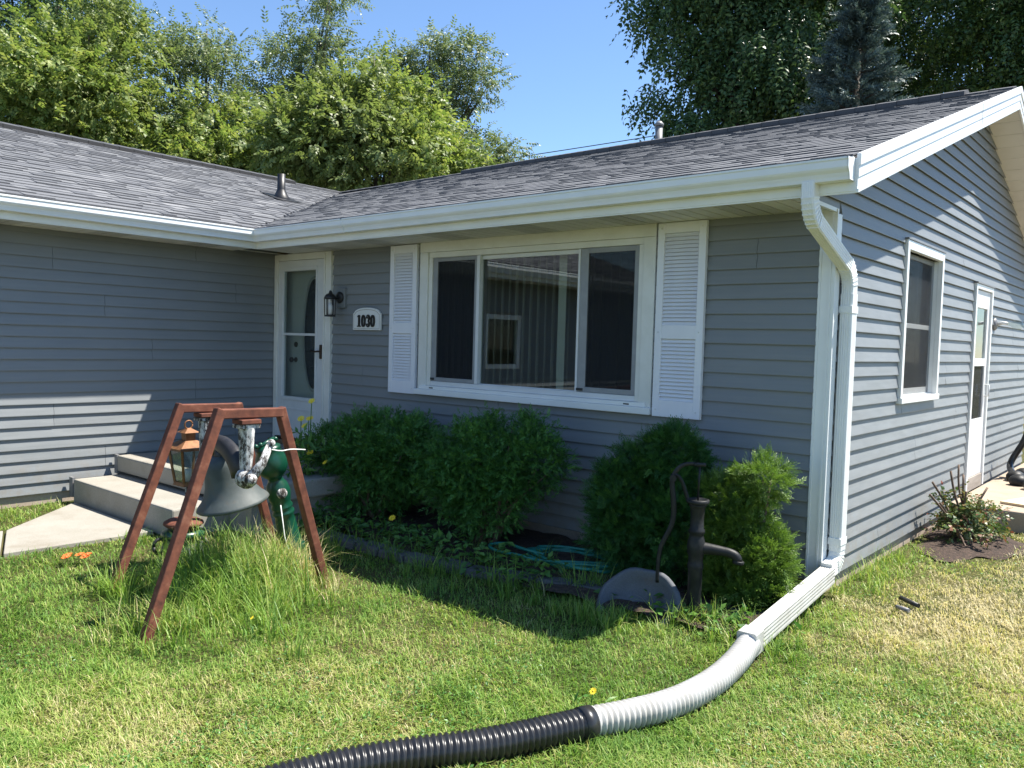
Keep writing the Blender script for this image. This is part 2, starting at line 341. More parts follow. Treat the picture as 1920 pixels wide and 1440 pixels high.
for i in range(4):
    a, b, c, d = WL[i], WR[i], WR[i+1], WL[i+1]; e = .012
    qd = [(a[0], a[1]-e), (b[0], b[1]-e), (c[0], c[1]+e), (d[0], d[1]+e)]
    MB().hexa([(x, y, -.06) for x, y in qd][::-1], [(x, y, .03) for x, y in qd][::-1]).build('slab', 'concrete', walk, bev=.006)
st = thing('concrete_steps', 'two pale concrete steps with landing below the front door', 'steps', (-5.0, -1.5, 0))
B('landing', 'concrete', st, -6.07, -3.78, -1.80, -.05, .25, .405, bev=.018)
B('landing_base', 'concrete', st, -6.05, -3.86, -1.72, -.06, -.1, .249)
B('step', 'concrete', st, -6.03, -4.18, -2.21, -1.71, -.06, .225, bev=.015)
for yy, z in ((-1.79, .39), (-2.2, .215)): B('corner_bracket', 'vent_grey', st, -6.115, -6.062 if z > .3 else -6.04, yy-.012, yy+.012, z-.16, z+.02)
pt = thing('patio_slab', 'raised tan concrete patio slab at the side door', 'patio', (1.0, 5, 0)); pt['kind'] = 'structure'
B('slab', 'patio', pt, .03, 3.6, 3.28, 5.4, -.05, .19, bev=.02); B('slab', 'patio', pt, .03, 3.6, 5.42, 8.4, -.05, .19, bev=.02)
# planting bed along the front wall
bedb = MB(); xs = np.linspace(-4.2, -.02, 60); ys = np.linspace(-1.16, -.04, 16)
NB = NR.random((16, 60))*.03
bedb.add([(x, y+.1*math.sin(x*.9)*(1-j/15), .025+.03*math.sin(j/15*3.1)+NB[j, i]) for j, y in enumerate(ys) for i, x in enumerate(xs)],
         [(j*60+i, j*60+i+1, (j+1)*60+i+1, (j+1)*60+i) for j in range(15) for i in range(59)], True)
bedb.build('planting_bed', 'soil', kind='structure', label='dark mulch planting bed below the picture window', cat='bed')
bed2 = MB(); aa_ = np.linspace(0, 2*math.pi, 41)[:-1]; rr_ = [1+.16*math.sin(3*a+1)+.10*math.sin(7*a)+R.uniform(-.06, .06) for a in aa_]
bed2.add([(.40, 2.42, .045)]+[(.40+.40*k*q*math.cos(a), 2.42+.72*k*q*math.sin(a), z+R.uniform(0, .012)) for k, z in ((.55, .035), (1.0, .004)) for a, q in zip(aa_, rr_)],
         [(0, 1+i, 1+(i+1) % 40) for i in range(40)]+[(1+i, 41+i, 41+(i+1) % 40, 1+(i+1) % 40) for i in range(40)], True)
bed2.build('planting_bed', 'soil', kind='structure', label='bare soil bed with straw below the side wall', cat='bed')

# ------------------------------------------------------------------ the house
house = thing('ranch_house', 'grey vinyl sided ranch house with white trim and dark shingle roof', 'house', (-4, 3, 0))
def holes(rect, ops):                                     # rectangle (a0,a1,z0,z1) minus openings -> boxes
    a0, a1, z0, z1 = rect; cuts = sorted({a0, a1, *[o[0] for o in ops], *[o[1] for o in ops]}); out = []
    for u, v in zip(cuts[:-1], cuts[1:]):
        spans = [(z0, z1)]
        for o in ops:
            if o[0] <= u+1e-6 and o[1] >= v-1e-6:
                n = []
                for s0, s1 in spans:
                    if o[2] > s0: n.append((s0, min(s1, o[2])))
                    if o[3] < s1: n.append((max(s0, o[3]), s1))
                spans = n
        out += [(u, v, s0, s1) for s0, s1 in spans if s1-s0 > 1e-4]
    return out
BOARD = {}
def board(parent, axis, a0, a1, z, face, material, ztop=None):
    """one siding course: axis 'x' wall faces -Y at Y=face, axis 'y' wall faces +X at X=face"""
    h = EXP+.016; j = R.uniform(-.0018, .0018)
    prof = [(0, .014), (.0165+j, .014), (.0185+j, 0), (.0215+j, 0), (.0225+j, .004), (.0212+j, .012), (.0095, h*.62), (.003, h), (0, h)]
    mb = MB()
    if axis == 'x': mb.prism(prof[::-1], (a0, face, z), (a1, face, z), (0, -1, 0), (0, 0, 1))
    else: mb.prism(prof, (face, a0, z), (face, a1, z), (1, 0, 0), (0, 0, 1))
    return mb.build('siding_board', material, parent)
def sided(name, axis, a0, a1, face, ops, material, course_lim=None, ncourse=24, ztop=2.6):
    back = MB()
    for u, v, s0, s1 in holes((a0, a1, -.05, ztop), ops):
        if axis == 'x': back.box(u, v, face+.004, face+.13, s0, s1)
        else: back.box(face-.13, face-.004, u, v, s0, s1)
    w = back.build(name, 'foundation', house)
    for c in range(ncourse):
        z = Z0+c*EXP; lo, hi = a0, a1
        if course_lim:
            r_ = course_lim(z)
            if r_ is None: continue
            lo, hi = r_
        segs = [(lo, hi)]
        for o in ops:
            if o[2]-.03 < z+EXP/2 < o[3]+.03:
                n = []
                for s0, s1 in segs:
                    if o[0] > s0: n.append((s0, min(s1, o[0])))
                    if o[1] < s1: n.append((max(s0, o[1]), s1))
                segs = [q for q in n if q[1]-q[0] > .02]
        seam = 1.1+(c//2*1.37) % 3.2
        for s0, s1 in segs:
            cuts = [s0]; q = lo+seam
            while q < s1-.3:
                if q > s0+.3: cuts.append(q)
                q += 3.66
            cuts.append(s1)
            for u, v in zip(cuts[:-1], cuts[1:]): board(w, axis, u, v-(.003 if v != s1 else 0), z, face, material)
    return w
WX0, WX1, WZ0, WZ1 = -3.785, -1.275, 1.085, SOF
DX0, DX1, DZ0 = -L+.012, -5.12, .45
GY0, GY1, GZ0, GZ1 = 1.487, 2.62, 1.196, 2.47
EY0, EY1, EZ0, EZ1 = 3.957, 4.78, .20, 2.315
VY0, VY1, VZ0, VZ1 = -4.2, -3.38, 1.2, 2.0
wall_front = sided('front_wall', 'x', -L, -.085, 0, [(DX0, DX1, .40, 2.6), (WX0+.05, WX1-.05, WZ0+.03, 2.46)], 'siding_x')
wall_left = sided('wing_wall', 'y', WY, -.001, -L, [(VY0+.04, VY1-.04, VZ0+.03, VZ1-.03)], 'siding_y')
def glim(z):
    if z < SOF-.03: return (.06, YB-.08)
    lo = -.53 if z < 2.58 else (z+.20-ZE)/P-OV
    zt = z+.20
    hi = YBE-(zt-ZE)/PB if zt > ZE else YBE-.1
    lo = max(lo, -.53)
    return (lo, hi) if hi-lo > .15 else None
wall_side = sided('gable_wall', 'y', .0, YB, 0, [(GY0+.03, GY1-.03, GZ0+.02, GZ1-.02), (EY0+.02, EY1-.02, EZ0-.06, EZ1-.02)], 'siding_y', glim, 42, 2.6)
gb = MB(); gb.add([(-.05, -.5, 2.5), (-.05, D, ZR-.12), (-.05, YBE-.05, 2.55), (-.004, -.5, 2.5), (-.004, D, ZR-.12), (-.004, YBE-.05, 2.55)], [(0, 1, 2), (3, 5, 4), (0, 3, 4, 1), (1, 4, 5, 2), (2, 5, 3, 0)])
gb.build('gable_sheathing', 'siding_y', wall_side)
B('return_filler', 'siding_y', house, -.05, .004, -.53, .09, 2.485, 2.56)
B('return_trim', 'white', house, -.012, .012, -.53, .02, 2.468, 2.492)
B('back_wall', 'foundation', house, -14.1, -.14, YB-.13, YB, -.05, 2.65)
B('far_wall', 'foundation', house, -14.1, -13.97, WY, YB-.14, -.05, 2.65)
B('wing_end_wall', 'siding_x', house, -13.96, -L-.14, WY, WY+.13, -.05, 2.65)
we = MB(); we.add([(-13.96, WY, 2.6), (-L, WY, 2.6), (RXW, WY, ZR-.15), (-13.96, WY+.1, 2.6), (-L, WY+.1, 2.6), (RXW, WY+.1, ZR-.15)], [(0, 1, 2), (5, 4, 3), (0, 3, 4, 1), (1, 4, 5, 2), (2, 5, 3, 0)]); we.build('wing_gable', 'siding_x', house)
B('floor', 'carpet', house, -13.9, -.15, .15, YB-.2, .3, .42); B('ceiling', 'interior', house, -13.9, -.15, .15, YB-.2, 2.5, 2.56)
B('floor', 'carpet', house, -13.9, -L-.15, WY+.2, .14, .3, .42); B('ceiling', 'interior', house, -13.9, -L-.15, WY+.2, .14, 2.5, 2.56)
B('partition', 'interior', house, -13.9, -.15, 3.4, 3.5, .42, 2.5); B('partition', 'interior', house, -4.35, -4.25, .2, 3.39, .42, 2.5); B('partition', 'interior', house, -.6, -.5, 3.6, 5.6, .42, 2.5)
# corner post
B('corner_post', 'white', house, -.088, .018, -.020, -.0005, .085, SOF-.002, bev=.003)
B('corner_post', 'white', house, .0005, .020, -.0225, .062, .085, SOF-.03, bev=.003)
for x in (-.075, -.012): B('corner_bead', 'white', house, x-.006, x+.006, -.026, -.0205, .09, SOF-.004)
# --- roof decks
def slab(pts, t, name, m):
    mb = MB(); n = len(pts); mb.add(pts+[(x, y, z-t) for x, y, z in pts], [tuple(range(n)), tuple(range(n, 2*n))[::-1]]+[(i, n+i, n+(i+1) % n, (i+1) % n) for i in range(n)])
    return mb.build(name, m, house)
HX = RXW-(RXW-EVX)*-1; WFX = RXW-(EVX-RXW)
main_roof = slab([(GX-.02, -OV, ZE-.012), (GX-.02, D, ZR-.012), (RXW, D, ZR-.012), (EVX, -OV, ZE-.012)], .165, 'main_roof_slope', 'ridge')
wing_roof = slab([(EVX-.003, -OV-.003, ZE-.012), (RXW-.003, D, ZR-.012), (RXW-.003, WY-.3, ZR-.012), (EVX-.003, WY-.3, ZE-.012)], .165, 'wing_roof_slope', 'ridge')
slab([(GX-.02, D+.003, ZR-.012), (GX-.02, YBE, ZE), (WFX, YBE, ZE), (RXW, D+.003, ZR-.012)], .165, 'back_roof_slope', 'shingle')
slab([(RXW-.006, WY-.3, ZR-.012), (RXW-.006, D+.002, ZR-.012), (WFX-.003, YBE-.003, ZE), (WFX-.003, WY-.3, ZE)], .165, 'far_roof_slope', 'shingle')
# --- shingles
sl_list = []
def shingles(which):
    run = D+OV; slope = run*math.hypot(1, P); n = int(slope/.143)
    for i in range(n+1):
        r0 = i*.143/math.hypot(1, P)-.022; r1 = min(r0+.155/math.hypot(1, P), run+.005)
        if r0 > run-.03: break
        a = -9.0+R.uniform(0, .3)
        while True:
            w = R.choice((.10, .13, .16, .20, .24, .30)); b = a+w
            e0, e1 = max(r0, -.022), r1
            if which == 'main':                            # a runs along -x .. to the right edge
                lim0, lim1 = EVX-max(e0, 0), EVX-e1         # valley
                a_ = a; b_ = b
                if a_ > GX-.022: break
                if b_ < lim1-.5 and b_ < -9.4: a = b; continue
                q = [(max(a_, lim0), e0), (min(b_, GX-.022), e0), (min(b_, GX-.022), e1), (max(a_, lim1), e1)]
                if q[1][0] <= q[0][0]+.005 and q[2][0] <= q[3][0]+.005: a = b; continue
                if q[1][0] < q[0][0]: q[1] = (q[0][0]+.002, e0)
                if q[2][0] < q[3][0]: q[2] = (q[3][0]+.002, e1)
                pts = [(x, -OV+r_, ZE+P*r_) for x, r_ in q]
            else:                                          # wing: along y from WY up to the valley
                yy = a+.7
                lim0, lim1 = -OV+max(e0, 0), -OV+e1
                if yy > lim1: break
                q = [(yy, e0), (min(yy+w, lim0), e0), (min(yy+w, lim1), e1), (yy, e1)]
                if q[1][0] < q[0][0]: q[1] = (q[0][0]+.002, e0)
                pts = [(EVX-r_, y, ZE+P*r_) for y, r_ in q]
            th = R.choice((.003, .004, .007, .008) if which == 'main' else (.005, .006, .012, .014)); tilt = .003 if which == 'main' else .004
            top = [(p[0], p[1], p[2]+(th+tilt if k in (0, 1) else th*.35)) for k, p in enumerate(pts)]
            bot = [(p[0], p[1], p[2]-.004) for p in pts]
            c = np.mean(pts, 0); sl_list.append((which, bot, top, np.linalg.norm(c-CAM)/w**.5, c)); a = b
            if len(sl_list) > 9000: return
shingles('main'); shingles('wing')
def in_view(c):
    d = np.array(c)-CAM; z = d@FWD
    return z > .5 and 0 < 960+F_PX*(d@RGT)/z < 1920 and 0 < 720-F_PX*(d@UPV)/z < 1440
order = sorted([i for i in range(len(sl_list)) if in_view(sl_list[i][4])], key=lambda i: sl_list[i][3])
def butt_dark(o):                                         # dark cut asphalt edge, also painting in each course's shadow line
    me = o.data; me.materials.append(M['ridge']); n_ = len(me.polygons); k = 2 if not o.parent == wing_roof else 4
    idx = np.zeros(n_, np.int32); idx[k::6] = 1; me.polygons.foreach_set('material_index', idx); return o
near = set(order[:300]); joined = {'main': MB(), 'wing': MB()}
for i, (w, bot, top, _, c) in enumerate(sl_list):
    fl = (w == 'wing')
    if i in near: butt_dark(MB().hexa(bot if not fl else bot[::-1], top if not fl else top[::-1]).build('shingle', 'shingle', main_roof if w == 'main' else wing_roof))
    else: joined[w].hexa(bot if not fl else bot[::-1], top if not fl else top[::-1])
butt_dark(joined['main'].build('shingle_field', 'shingle', main_roof, kind='stuff')); butt_dark(joined['wing'].build('shingle_field', 'shingle', wing_roof, kind='stuff'))
# ridge caps and vents
def cap_piece(parent, c0, c1, axis, zt, w, th):
    mb = MB(); dz = w*P
    if axis == 'x': q = lambda x, s, z: (x, D+s, z)
    else: q = lambda y, s, z: (RXW+s, y, z)
    pr_ = [(-w, zt-dz), (0, zt), (w, zt-dz), (w, zt-dz-th), (0, zt-th), (-w, zt-dz-th)]
    vs = [q(c0, s, z+.004) for s, z in pr_]+[q(c1, s, z) for s, z in pr_]; n = 6
    mb.add(vs, [tuple(range(n)), tuple(range(n, 2*n))[::-1]]+[(i, n+i, n+(i+1) % n, (i+1) % n) for i in range(n)])
    o = mb.build('ridge_cap', 'ridge', parent); o.data.materials.append(M['ridge_vent'])
    for pi in (4, 6, 3, 5): o.data.polygons[pi].material_index = 1 if abs(o.data.polygons[pi].normal.z) < .5 else 0
x = GX-.03
while x > RXW+.2:
    vent = -6.9 < x < -.05
    cap_piece(main_roof, x-.215, x, 'x', ZR+(.058 if vent else .018), .155 if vent else .14, .05 if vent else .014); x -= .21
y = WY
while y < D-.15:
    vent = y < 2.75
    cap_piece(wing_roof, y, y+.215, 'y', ZR+(.058 if vent else .018), .155 if vent else .14, .05 if vent else .014); y += .21
# --- fascia, gutter, rake
def eave_sweep(prof, name, m, xr, bev=0.0):              # profile (d outward, z) along main eave and wing eave, mitred
    n = len(prof); rows = [[(xr, -OV-d, z) for d, z in prof], [(EVX+d, -OV-d, z) for d, z in prof], [(EVX+d, WY-.3, z) for d, z in prof]]
    mb = MB(); mb.add(sum(rows, []), [(r_*n+i, r_*n+(i+1) % n, (r_+1)*n+(i+1) % n, (r_+1)*n+i) for r_ in range(2) for i in range(n)])
    mb.f += [tuple(range(n))[::-1], tuple(range(2*n, 3*n))]; mb.sm += [False]*2
    return mb.build(name, m, house, bev=bev)
eave_sweep([(0, 2.475), (.014, 2.475), (.014, 2.482), (.018, 2.486), (.018, 2.665), (0, 2.665)], 'fascia', 'white', GX)
outer = [(.020, 2.662), (.020, 2.538), (.092, 2.538), (.096, 2.556), (.104, 2.576), (.118, 2.592), (.124, 2.604), (.125, 2.640), (.130, 2.646), (.130, 2.657), (.100, 2.657)]
inner = [(.100, 2.654), (.126, 2.654), (.126, 2.648), (.121, 2.640), (.120, 2.606), (.114, 2.596), (.100, 2.580), (.092, 2.560), (.088, 2.542), (.024, 2.542), (.024, 2.662)]
gut = eave_sweep(outer+inner, 'gutter', 'white', GX-.015)
MB().prism([(d, z) for d, z in outer[:-1]], (GX-.018, -OV, 0), (GX-.010, -OV, 0), (0, -1, 0), (0, 0, 1)).build('gutter_end_cap', 'white', gut)
MB().prism([(d+.003, z) for d, z in [(.016, 2.66), (.016, 2.535), (.092, 2.535), (.098, 2.556), (.12, 2.59), (.127, 2.604), (.127, 2.657)]], (-4.15, -OV, 0), (-4.135, -OV, 0), (0, -1, 0), (0, 0, 1)).build('gutter_seam', 'white', gut)
B('drip_edge', 'white', house, EVX+.02, GX-.02, -OV-.030, -OV-.0, ZE-.026, ZE-.015)
B('drip_edge', 'white', house, EVX, EVX+.030, WY-.3, -OV-.02, ZE-.0262, ZE-.0152)
def rake(y0, zf, y1, name):
    for (o0, o1, t0, t1, nm) in ((-.003, .020, .062, -.006, name), (-.003, .012, .128, .060, 'rake_strip'), (-.003, .007, .190, .126, 'rake_strip'), (-.003, .014, .212, .188, 'rake_strip')):
        mb = MB(); a = [(GX+o0, y0, zf(y0)-t0), (GX+o1, y0, zf(y0)-t0), (GX+o1, y1, zf(y1)-t0), (GX+o0, y1, zf(y1)-t0)]
        mb.hexa(a, [(x, y, z+t0-t1) for x, y, z in a]).build(nm, 'white', house, bev=.003)
rake(-OV-.015, zmain, D, 'rake_board'); rake(YBE, lambda y: ZR-PB*(y-D), D+.001, 'rake_board')
B('rake_seam', 'vent_grey', house, GX+.0195, GX+.0215, 2.36, 2.364, zmain(2.36)-.19, zmain(2.36)-.004)
for ya, yb, zf in ((-OV+.02, D, zmain), (D, YBE, lambda y: ZR-PB*(y-D))):       # rake soffit strips
    n = int(abs(yb-ya)/.2)
    for i in range(n):
        u, v = ya+(yb-ya)*i/n+.002, ya+(yb-ya)*(i+1)/n-.002; t = .185
        MB().hexa([(-.02, u, zf(u)-t-.006), (GX-.004, u, zf(u)-t-.006), (GX-.004, v, zf(v)-t-.006), (-.02, v, zf(v)-t-.006)], [(-.02, u, zf(u)-t), (GX-.004, u, zf(u)-t), (GX-.004, v, zf(v)-t), (-.02, v, zf(v)-t)]).build('rake_soffit_panel', 'soffit', house)
# --- eave soffit panels
sf = B('eave_soffit', 'soffit', house, EVX-.2, .0, -OV+.004, -.002, SOF+.012, SOF+.018)
def fl_panel(a0, w, axis, m):
    mb = MB(); e = .0015; k = w/3
    for i in range(3):
        u, v = a0+i*k+.006, a0+(i+1)*k-.006
        if axis == 'x': mb.box(u, v, -OV+.005, -.004, SOF-.004, SOF+.009)
        else: mb.box(-L+.004, EVX-.005, u, v, SOF-.004, SOF+.009)
    if axis == 'x': mb.box(a0+e, a0+w-e, -OV+.006, -.005, SOF+.006, SOF+.0115)
    else: mb.box(-L+.005, EVX-.006, a0+e, a0+w-e, SOF+.006, SOF+.0115)
    mb.build('soffit_panel', m, sf)
x = -.305; i = 0
while x > EVX-.35: fl_panel(x, .305, 'x', 'vented' if i % 3 == 1 else 'soffit'); x -= .305; i += 1
y = -OV-.305; i = 0
while y > WY: fl_panel(y, .305, 'y', 'vented' if i % 3 == 1 else 'soffit'); y -= .305; i += 1
B('eave_soffit', 'soffit', house, -L+.002, EVX-.003, WY, -OV, SOF+.0125, SOF+.0185)
B('soffit_mitre_strip', 'soffit', house, EVX-.36, EVX-.33, -OV+.01, -.006, SOF-.004, SOF+.002)
# --- picture window
win = MB().box(WX0, WX1, -.040, .0, 2.395, SOF-.003).build('picture_window', 'cream', house, bev=.004)
B('casing', 'cream', win, WX0, WX0+.105, -.038, .0, WZ0+.05, 2.394, bev=.004); B('casing', 'cream', win, WX1-.105, WX1, -.038, .0, WZ0+.05, 2.394, bev=.004)
B('sill', 'white', win, WX0-.01, WX1+.01, -.075, .0, WZ0, WZ0+.052, bev=.005); B('sill_nose', 'white', win, WX0+.04, WX1-.04, -.055, .0, WZ0+.0525, WZ0+.085, bev=.004)
B('stop', 'cream', win, WX0+.106, WX1-.106, -.022, .05, 2.345, 2.394, bev=.003); B('stop', 'cream', win, WX0+.106, WX0+.150, -.022, .05, WZ0+.086, 2.344, bev=.003); B('stop', 'cream', win, WX1-.150, WX1-.106, -.022, .05, WZ0+.086, 2.344, bev=.003); B('stop', 'vinylwhite', win, WX0+.151, WX1-.151, -.020, .05, WZ0+.086, WZ0+.128, bev=.003)
def sash(name, x0, x1, z0, z1, y, w, m, gm, wl=None):
    s_ = MB(); wl = wl or w; s_.box(x0, x0+wl, y, y+.03, z0, z1); s_.box(x1-w, x1, y, y+.03, z0, z1); s_.box(x0+wl, x1-w, y+.0005, y+.0295, z0, z0+w); s_.box(x0+wl, x1-w, y+.0005, y+.0295, z1-w, z1)
    o = s_.build(name, m, win, bev=.003); B('pane', gm, o, x0+wl-.004, x1-w+.004, y+.012, y+.017, z0+w-.004, z1-w+.004)
    if gm == 'screenglass': B('insect_screen', 'screen', o, x0+wl-.003, x1-w+.003, y+.004, y+.005, z0+w-.003, z1-w+.003)
    return o
zs0, zs1 = WZ0+.13, 2.343
sash('sash', WX0+.152, -3.075, zs0, zs1, -.012, .035, 'sashgrey', 'screenglass', .06)
sash('sash', -1.965, WX1-.152, zs0, zs1, -.012, .04, 'sashgrey', 'screenglass', .075)
sash('fixed_sash', -3.085, -1.955, zs0-.03, zs1, .020, .034, 'vinylwhite', 'glass')
B('meeting_stile', 'vinylwhite', win, -3.080, -3.045, -.018, .019, zs0, zs1, bev=.002); B('meeting_stile', 'vinylwhite', win, -1.985, -1.966, -.018, .019, zs0, zs1, bev=.002)
for xx in (-3.62, -1.94): B('latch', 'black_fill', win, xx-.03, xx+.03, -.0195, -.0125, zs0+.01, zs0+.03)
for xx in (WX0+.2, WX1-.2): B('weep_hole', 'black_fill', win, xx-.025, xx+.025, -.0562, -.0548, WZ0+.062, WZ0+.072)
bl = thing('vertical_blinds', 'cream vertical blinds hanging inside the picture window', 'blinds', (-2.53, .22, 1.2))
B('headrail', 'blind', bl, -3.75, -1.33, .19, .26, 2.34, 2.39)
for i in range(30):
    xx = -3.72+i*.082; a = math.radians(116+R.uniform(-5, 5)); c_, s_ = math.cos(a)*.044, math.sin(a)*.044
    if i in (25, 26): continue
    MB().hexa([(xx-c_, .225-s_, 1.16), (xx+c_, .225+s_, 1.16), (xx+c_+.001, .225+s_+.0015, 1.16), (xx-c_+.001, .225-s_+.0015, 1.16)][::-1], [(xx-c_, .225-s_, 2.34), (xx+c_, .225+s_, 2.34), (xx+c_+.001, .225+s_+.0015, 2.34), (xx-c_+.001, .225-s_+.0015, 2.34)][::-1]).build('blind_slat', 'blind', bl)
B('blind_slat', 'blind', bl, -2.30, -2.22, .150, .152, 1.16, 2.34)
# --- shutters
def shutter(x0, x1, z0, z1):
    s_ = MB(); sw = .055; y0, y1 = -.052, -.017
    s_.box(x0, x0+sw, y0, y1, z0, z1); s_.box(x1-sw, x1, y0, y1, z0, z1)
    zm = z0+(z1-z0)*.44
    for a, b in ((z0, z0+.12), (zm-.05, zm+.05), (z1-.075, z1)): s_.box(x0+sw, x1-sw, y0+.001, y1, a, b)
    s_.box(x0+sw, x1-sw, y1-.006, y1-.001, z0+.12, z1-.075)
    o = s_.build('shutter', 'shutter', house, bev=.003)
    for a, b in ((z0+.12, zm-.05), (zm+.05, z1-.075)):
        n = int((b-a)/.0275)
        for i in range(n):
            z = a+(b-a)*(i+.5)/n
            MB().hexa([(x0+sw, y0+.006, z-.013), (x1-sw, y0+.006, z-.013), (x1-sw, y0+.012, z-.013), (x0+sw, y0+.012, z-.013)][::1], [(x0+sw, y1-.012, z+.012), (x1-sw, y1-.012, z+.012), (x1-sw, y1-.007, z+.012), (x0+sw, y1-.007, z+.012)]).build('louvre', 'shutter', o)
    for zz in (z0+.05, zm, z1-.04):
        for xx in (x0+.03, x1-.03): MB().lathe([(.006, 0), (.006, .003), (.002, .004)], (xx, y0, zz), (0, -1, 0), 8).build('screw', 'vinylwhite', o)
shutter(-4.186, -3.815, 1.08, SOF-.012); shutter(-1.253, -.868, 1.08, SOF-.008)
# --- front storm door
dr = MB(); dr.box(DX0+.012, DX0+.075, -.045, .02, DZ0, SOF-.006); dr.box(DX1-.115, DX1, -.045, .02, DZ0, SOF-.006); dr.box(DX0+.075, DX1-.115, -.0445, .02, SOF-.075, SOF-.006)
dr = dr.build('front_door', 'cream', house, bev=.004)
B('casing_step', 'cream', dr, DX1-.112, DX1-.085, -.058, -.0455, DZ0, SOF-.03, bev=.003)
sx0, sx1, sz0, sz1 = DX0+.078, DX1-.118, DZ0+.03, SOF-.078
gx0, gx1, gz0, gz1 = -5.978, -5.392, .93, 2.30
leaf = MB(); leaf.box(sx0, gx0, -.03, .01, sz0, sz1); leaf.box(gx1, sx1, -.03, .01, sz0, sz1); leaf.box(gx0, gx1, -.0295, .01, gz1, sz1); leaf.box(gx0, gx1, -.0295, .01, sz0, gz0)
leaf = leaf.build('storm_door_leaf', 'vinylwhite', dr, bev=.003)
for a in ((gx0-.035, gx1+.035, gz1+.005, gz1+.04), (gx0-.035, gx1+.035, gz0-.04, gz0-.005), (gx0-.035, gx0-.005, gz0-.004, gz1+.004), (gx1+.005, gx1+.035, gz0-.004, gz1+.004)):
    B('glazing_bead', 'vinylwhite', dr, a[0], a[1], -.040, -.0305, a[2], a[3], bev=.004)
for a in ((gx0-.03, gx1+.03, sz0+.30, sz0+.325), (gx0-.03, gx1+.03, sz0+.06, sz0+.085), (gx0-.03, gx0-.01, sz0+.0855, sz0+.2995), (gx1+.01, gx1+.03, sz0+.0855, sz0+.2995)):
    B('panel_moulding', 'vinylwhite', dr, a[0], a[1], -.037, -.0305, a[2], a[3], bev=.003)
B('pane', 'glass', dr, gx0, gx1, -.012, -.008, gz0, 1.60); B('pane', 'glass', dr, gx0, gx1, -.022, -.018, 1.625, gz1)
B('mid_rail', 'vinylwhite', dr, gx0, gx1, -.028, -.004, 1.60, 1.626, bev=.002)
hd = MB().box(-5.292, -5.262, -.052, -.0305, 1.36, 1.51).build('handle', 'bronze', dr, bev=.006); MB().tube([(-5.277, -.05, 1.44), (-5.277, -.085, 1.44), (-5.31, -.09, 1.435), (-5.385, -.09, 1.44)], .009, 8).build('lever', 'bronze', hd)
B('threshold', 'threshold', dr, DX0, DX1, -.10, .05, .406, DZ0-.002, bev=.006)
B('kick_plate', 'bronze', dr, DX0+.08, DX1-.12, -.062, -.03, DZ0+.001, DZ0+.028)
ind = B('inner_door', 'inner_door', dr, DX0+.03, DX1-.06, .11, .15, DZ0, 2.44)
ov_ = MB(); nn = 36; cxo, czo, ra, rb = -5.60, 1.62, .165, .60
for (r0, r1, y, nm, mm) in ((.0, 1.0, .104, 'oval_glass', 'oval'), (1.0, 1.16, .096, 'oval_trim', 'inner_door')):
    mb = MB(); vs = []
    for k in range(nn):
        a = 2*math.pi*k/nn; vs += [(cxo+ra*r0*math.cos(a), y, czo+rb*r0*math.sin(a)), (cxo+(ra+(.03 if r1 > 1 else 0))*min(r1, 1.0)*math.cos(a), y, czo+(rb+(.03 if r1 > 1 else 0))*min(r1, 1.0)*math.sin(a)), (cxo+(ra+(.03 if r1 > 1 else 0))*math.cos(a), .11, czo+(rb+(.03 if r1 > 1 else 0))*math.sin(a))]
    mb.add(vs, [(3*k, 3*k+1, 3*((k+1) % nn)+1, 3*((k+1) % nn)) for k in range(nn)]+[(3*k+1, 3*k+2, 3*((k+1) % nn)+2, 3*((k+1) % nn)+1) for k in range(nn)], True); mb.build(nm, mm, ind)
MB().lathe([(.028, 0), (.028, .01), (.012, .02), (.012, .04), (.03, .055), (.03, .07), (.01, .08)], (-5.93, .11, 1.33), (0, -1, 0), 16).build('knob', 'bronze', ind)
MB().lathe([(.03, 0), (.03, .012), (.015, .02)], (-5.93, .11, 1.50), (0, -1, 0), 16).build('deadbolt', 'bronze', ind)
# --- wing window (seen mirrored in the picture window)
ww = MB().box(-L, -L+.035, VY0, VY1, VZ1-.07, VZ1).build('wing_window', 'white', house, bev=.003)
for a in ((VY0, VY0+.07, VZ0, VZ1-.071), (VY1-.07, VY1, VZ0, VZ1-.071), (VY0+.071, VY1-.071, VZ0, VZ0+.07)): B('casing', 'white', ww, -L, -L+.034, *a, bev=.003)
B('pane', 'screenglass', ww, -L-.02, -L-.015, VY0+.05, VY1-.05, VZ0+.05, VZ1-.05)
# --- gable window
gw = MB(); t = .055; gw.box(.0, .040, GY0, GY0+t, GZ0+.05, GZ1); gw.box(.0, .040, GY1-t, GY1, GZ0+.05, GZ1); gw.box(.0, .0395, GY0+t, GY1-t, GZ1-.075, GZ1)
gw = gw.build('side_window', 'white', house, bev=.004)
B('sill', 'white', gw, -.06, .052, GY0-.005, GY1+.005, GZ0, GZ0+.049, bev=.005)
B('head_flashing', 'vent_grey', gw, .0, .046, GY0-.01, GY1+.01, GZ1+.001, GZ1+.012)
for a in ((GY0+t, GY0+t+.006), (GY1-t-.006, GY1-t)): B('reveal', 'white', gw, -.075, .0, a[0], a[1], GZ0+.05, GZ1-.076)
zm = GZ0+.62
B('sash_rail', 'white', gw, -.055, -.030, GY0+.062, GY1-.062, zm-.02, zm+.02, bev=.003); B('sash_rail', 'white', gw, -.055, -.030, GY0+.062, GY1-.062, GZ0+.05, GZ0+.11, bev=.003); B('sash_rail', 'white', gw, -.055, -.030, GY0+.062, GY1-.062, GZ1-.115, GZ1-.077, bev=.003)
for a in ((GY0+.062, GY0+.105), (GY1-.105, GY1-.062)): B('sash_stile', 'white', gw, -.054, -.031, a[0], a[1], GZ0+.1105, GZ1-.1155, bev=.003)
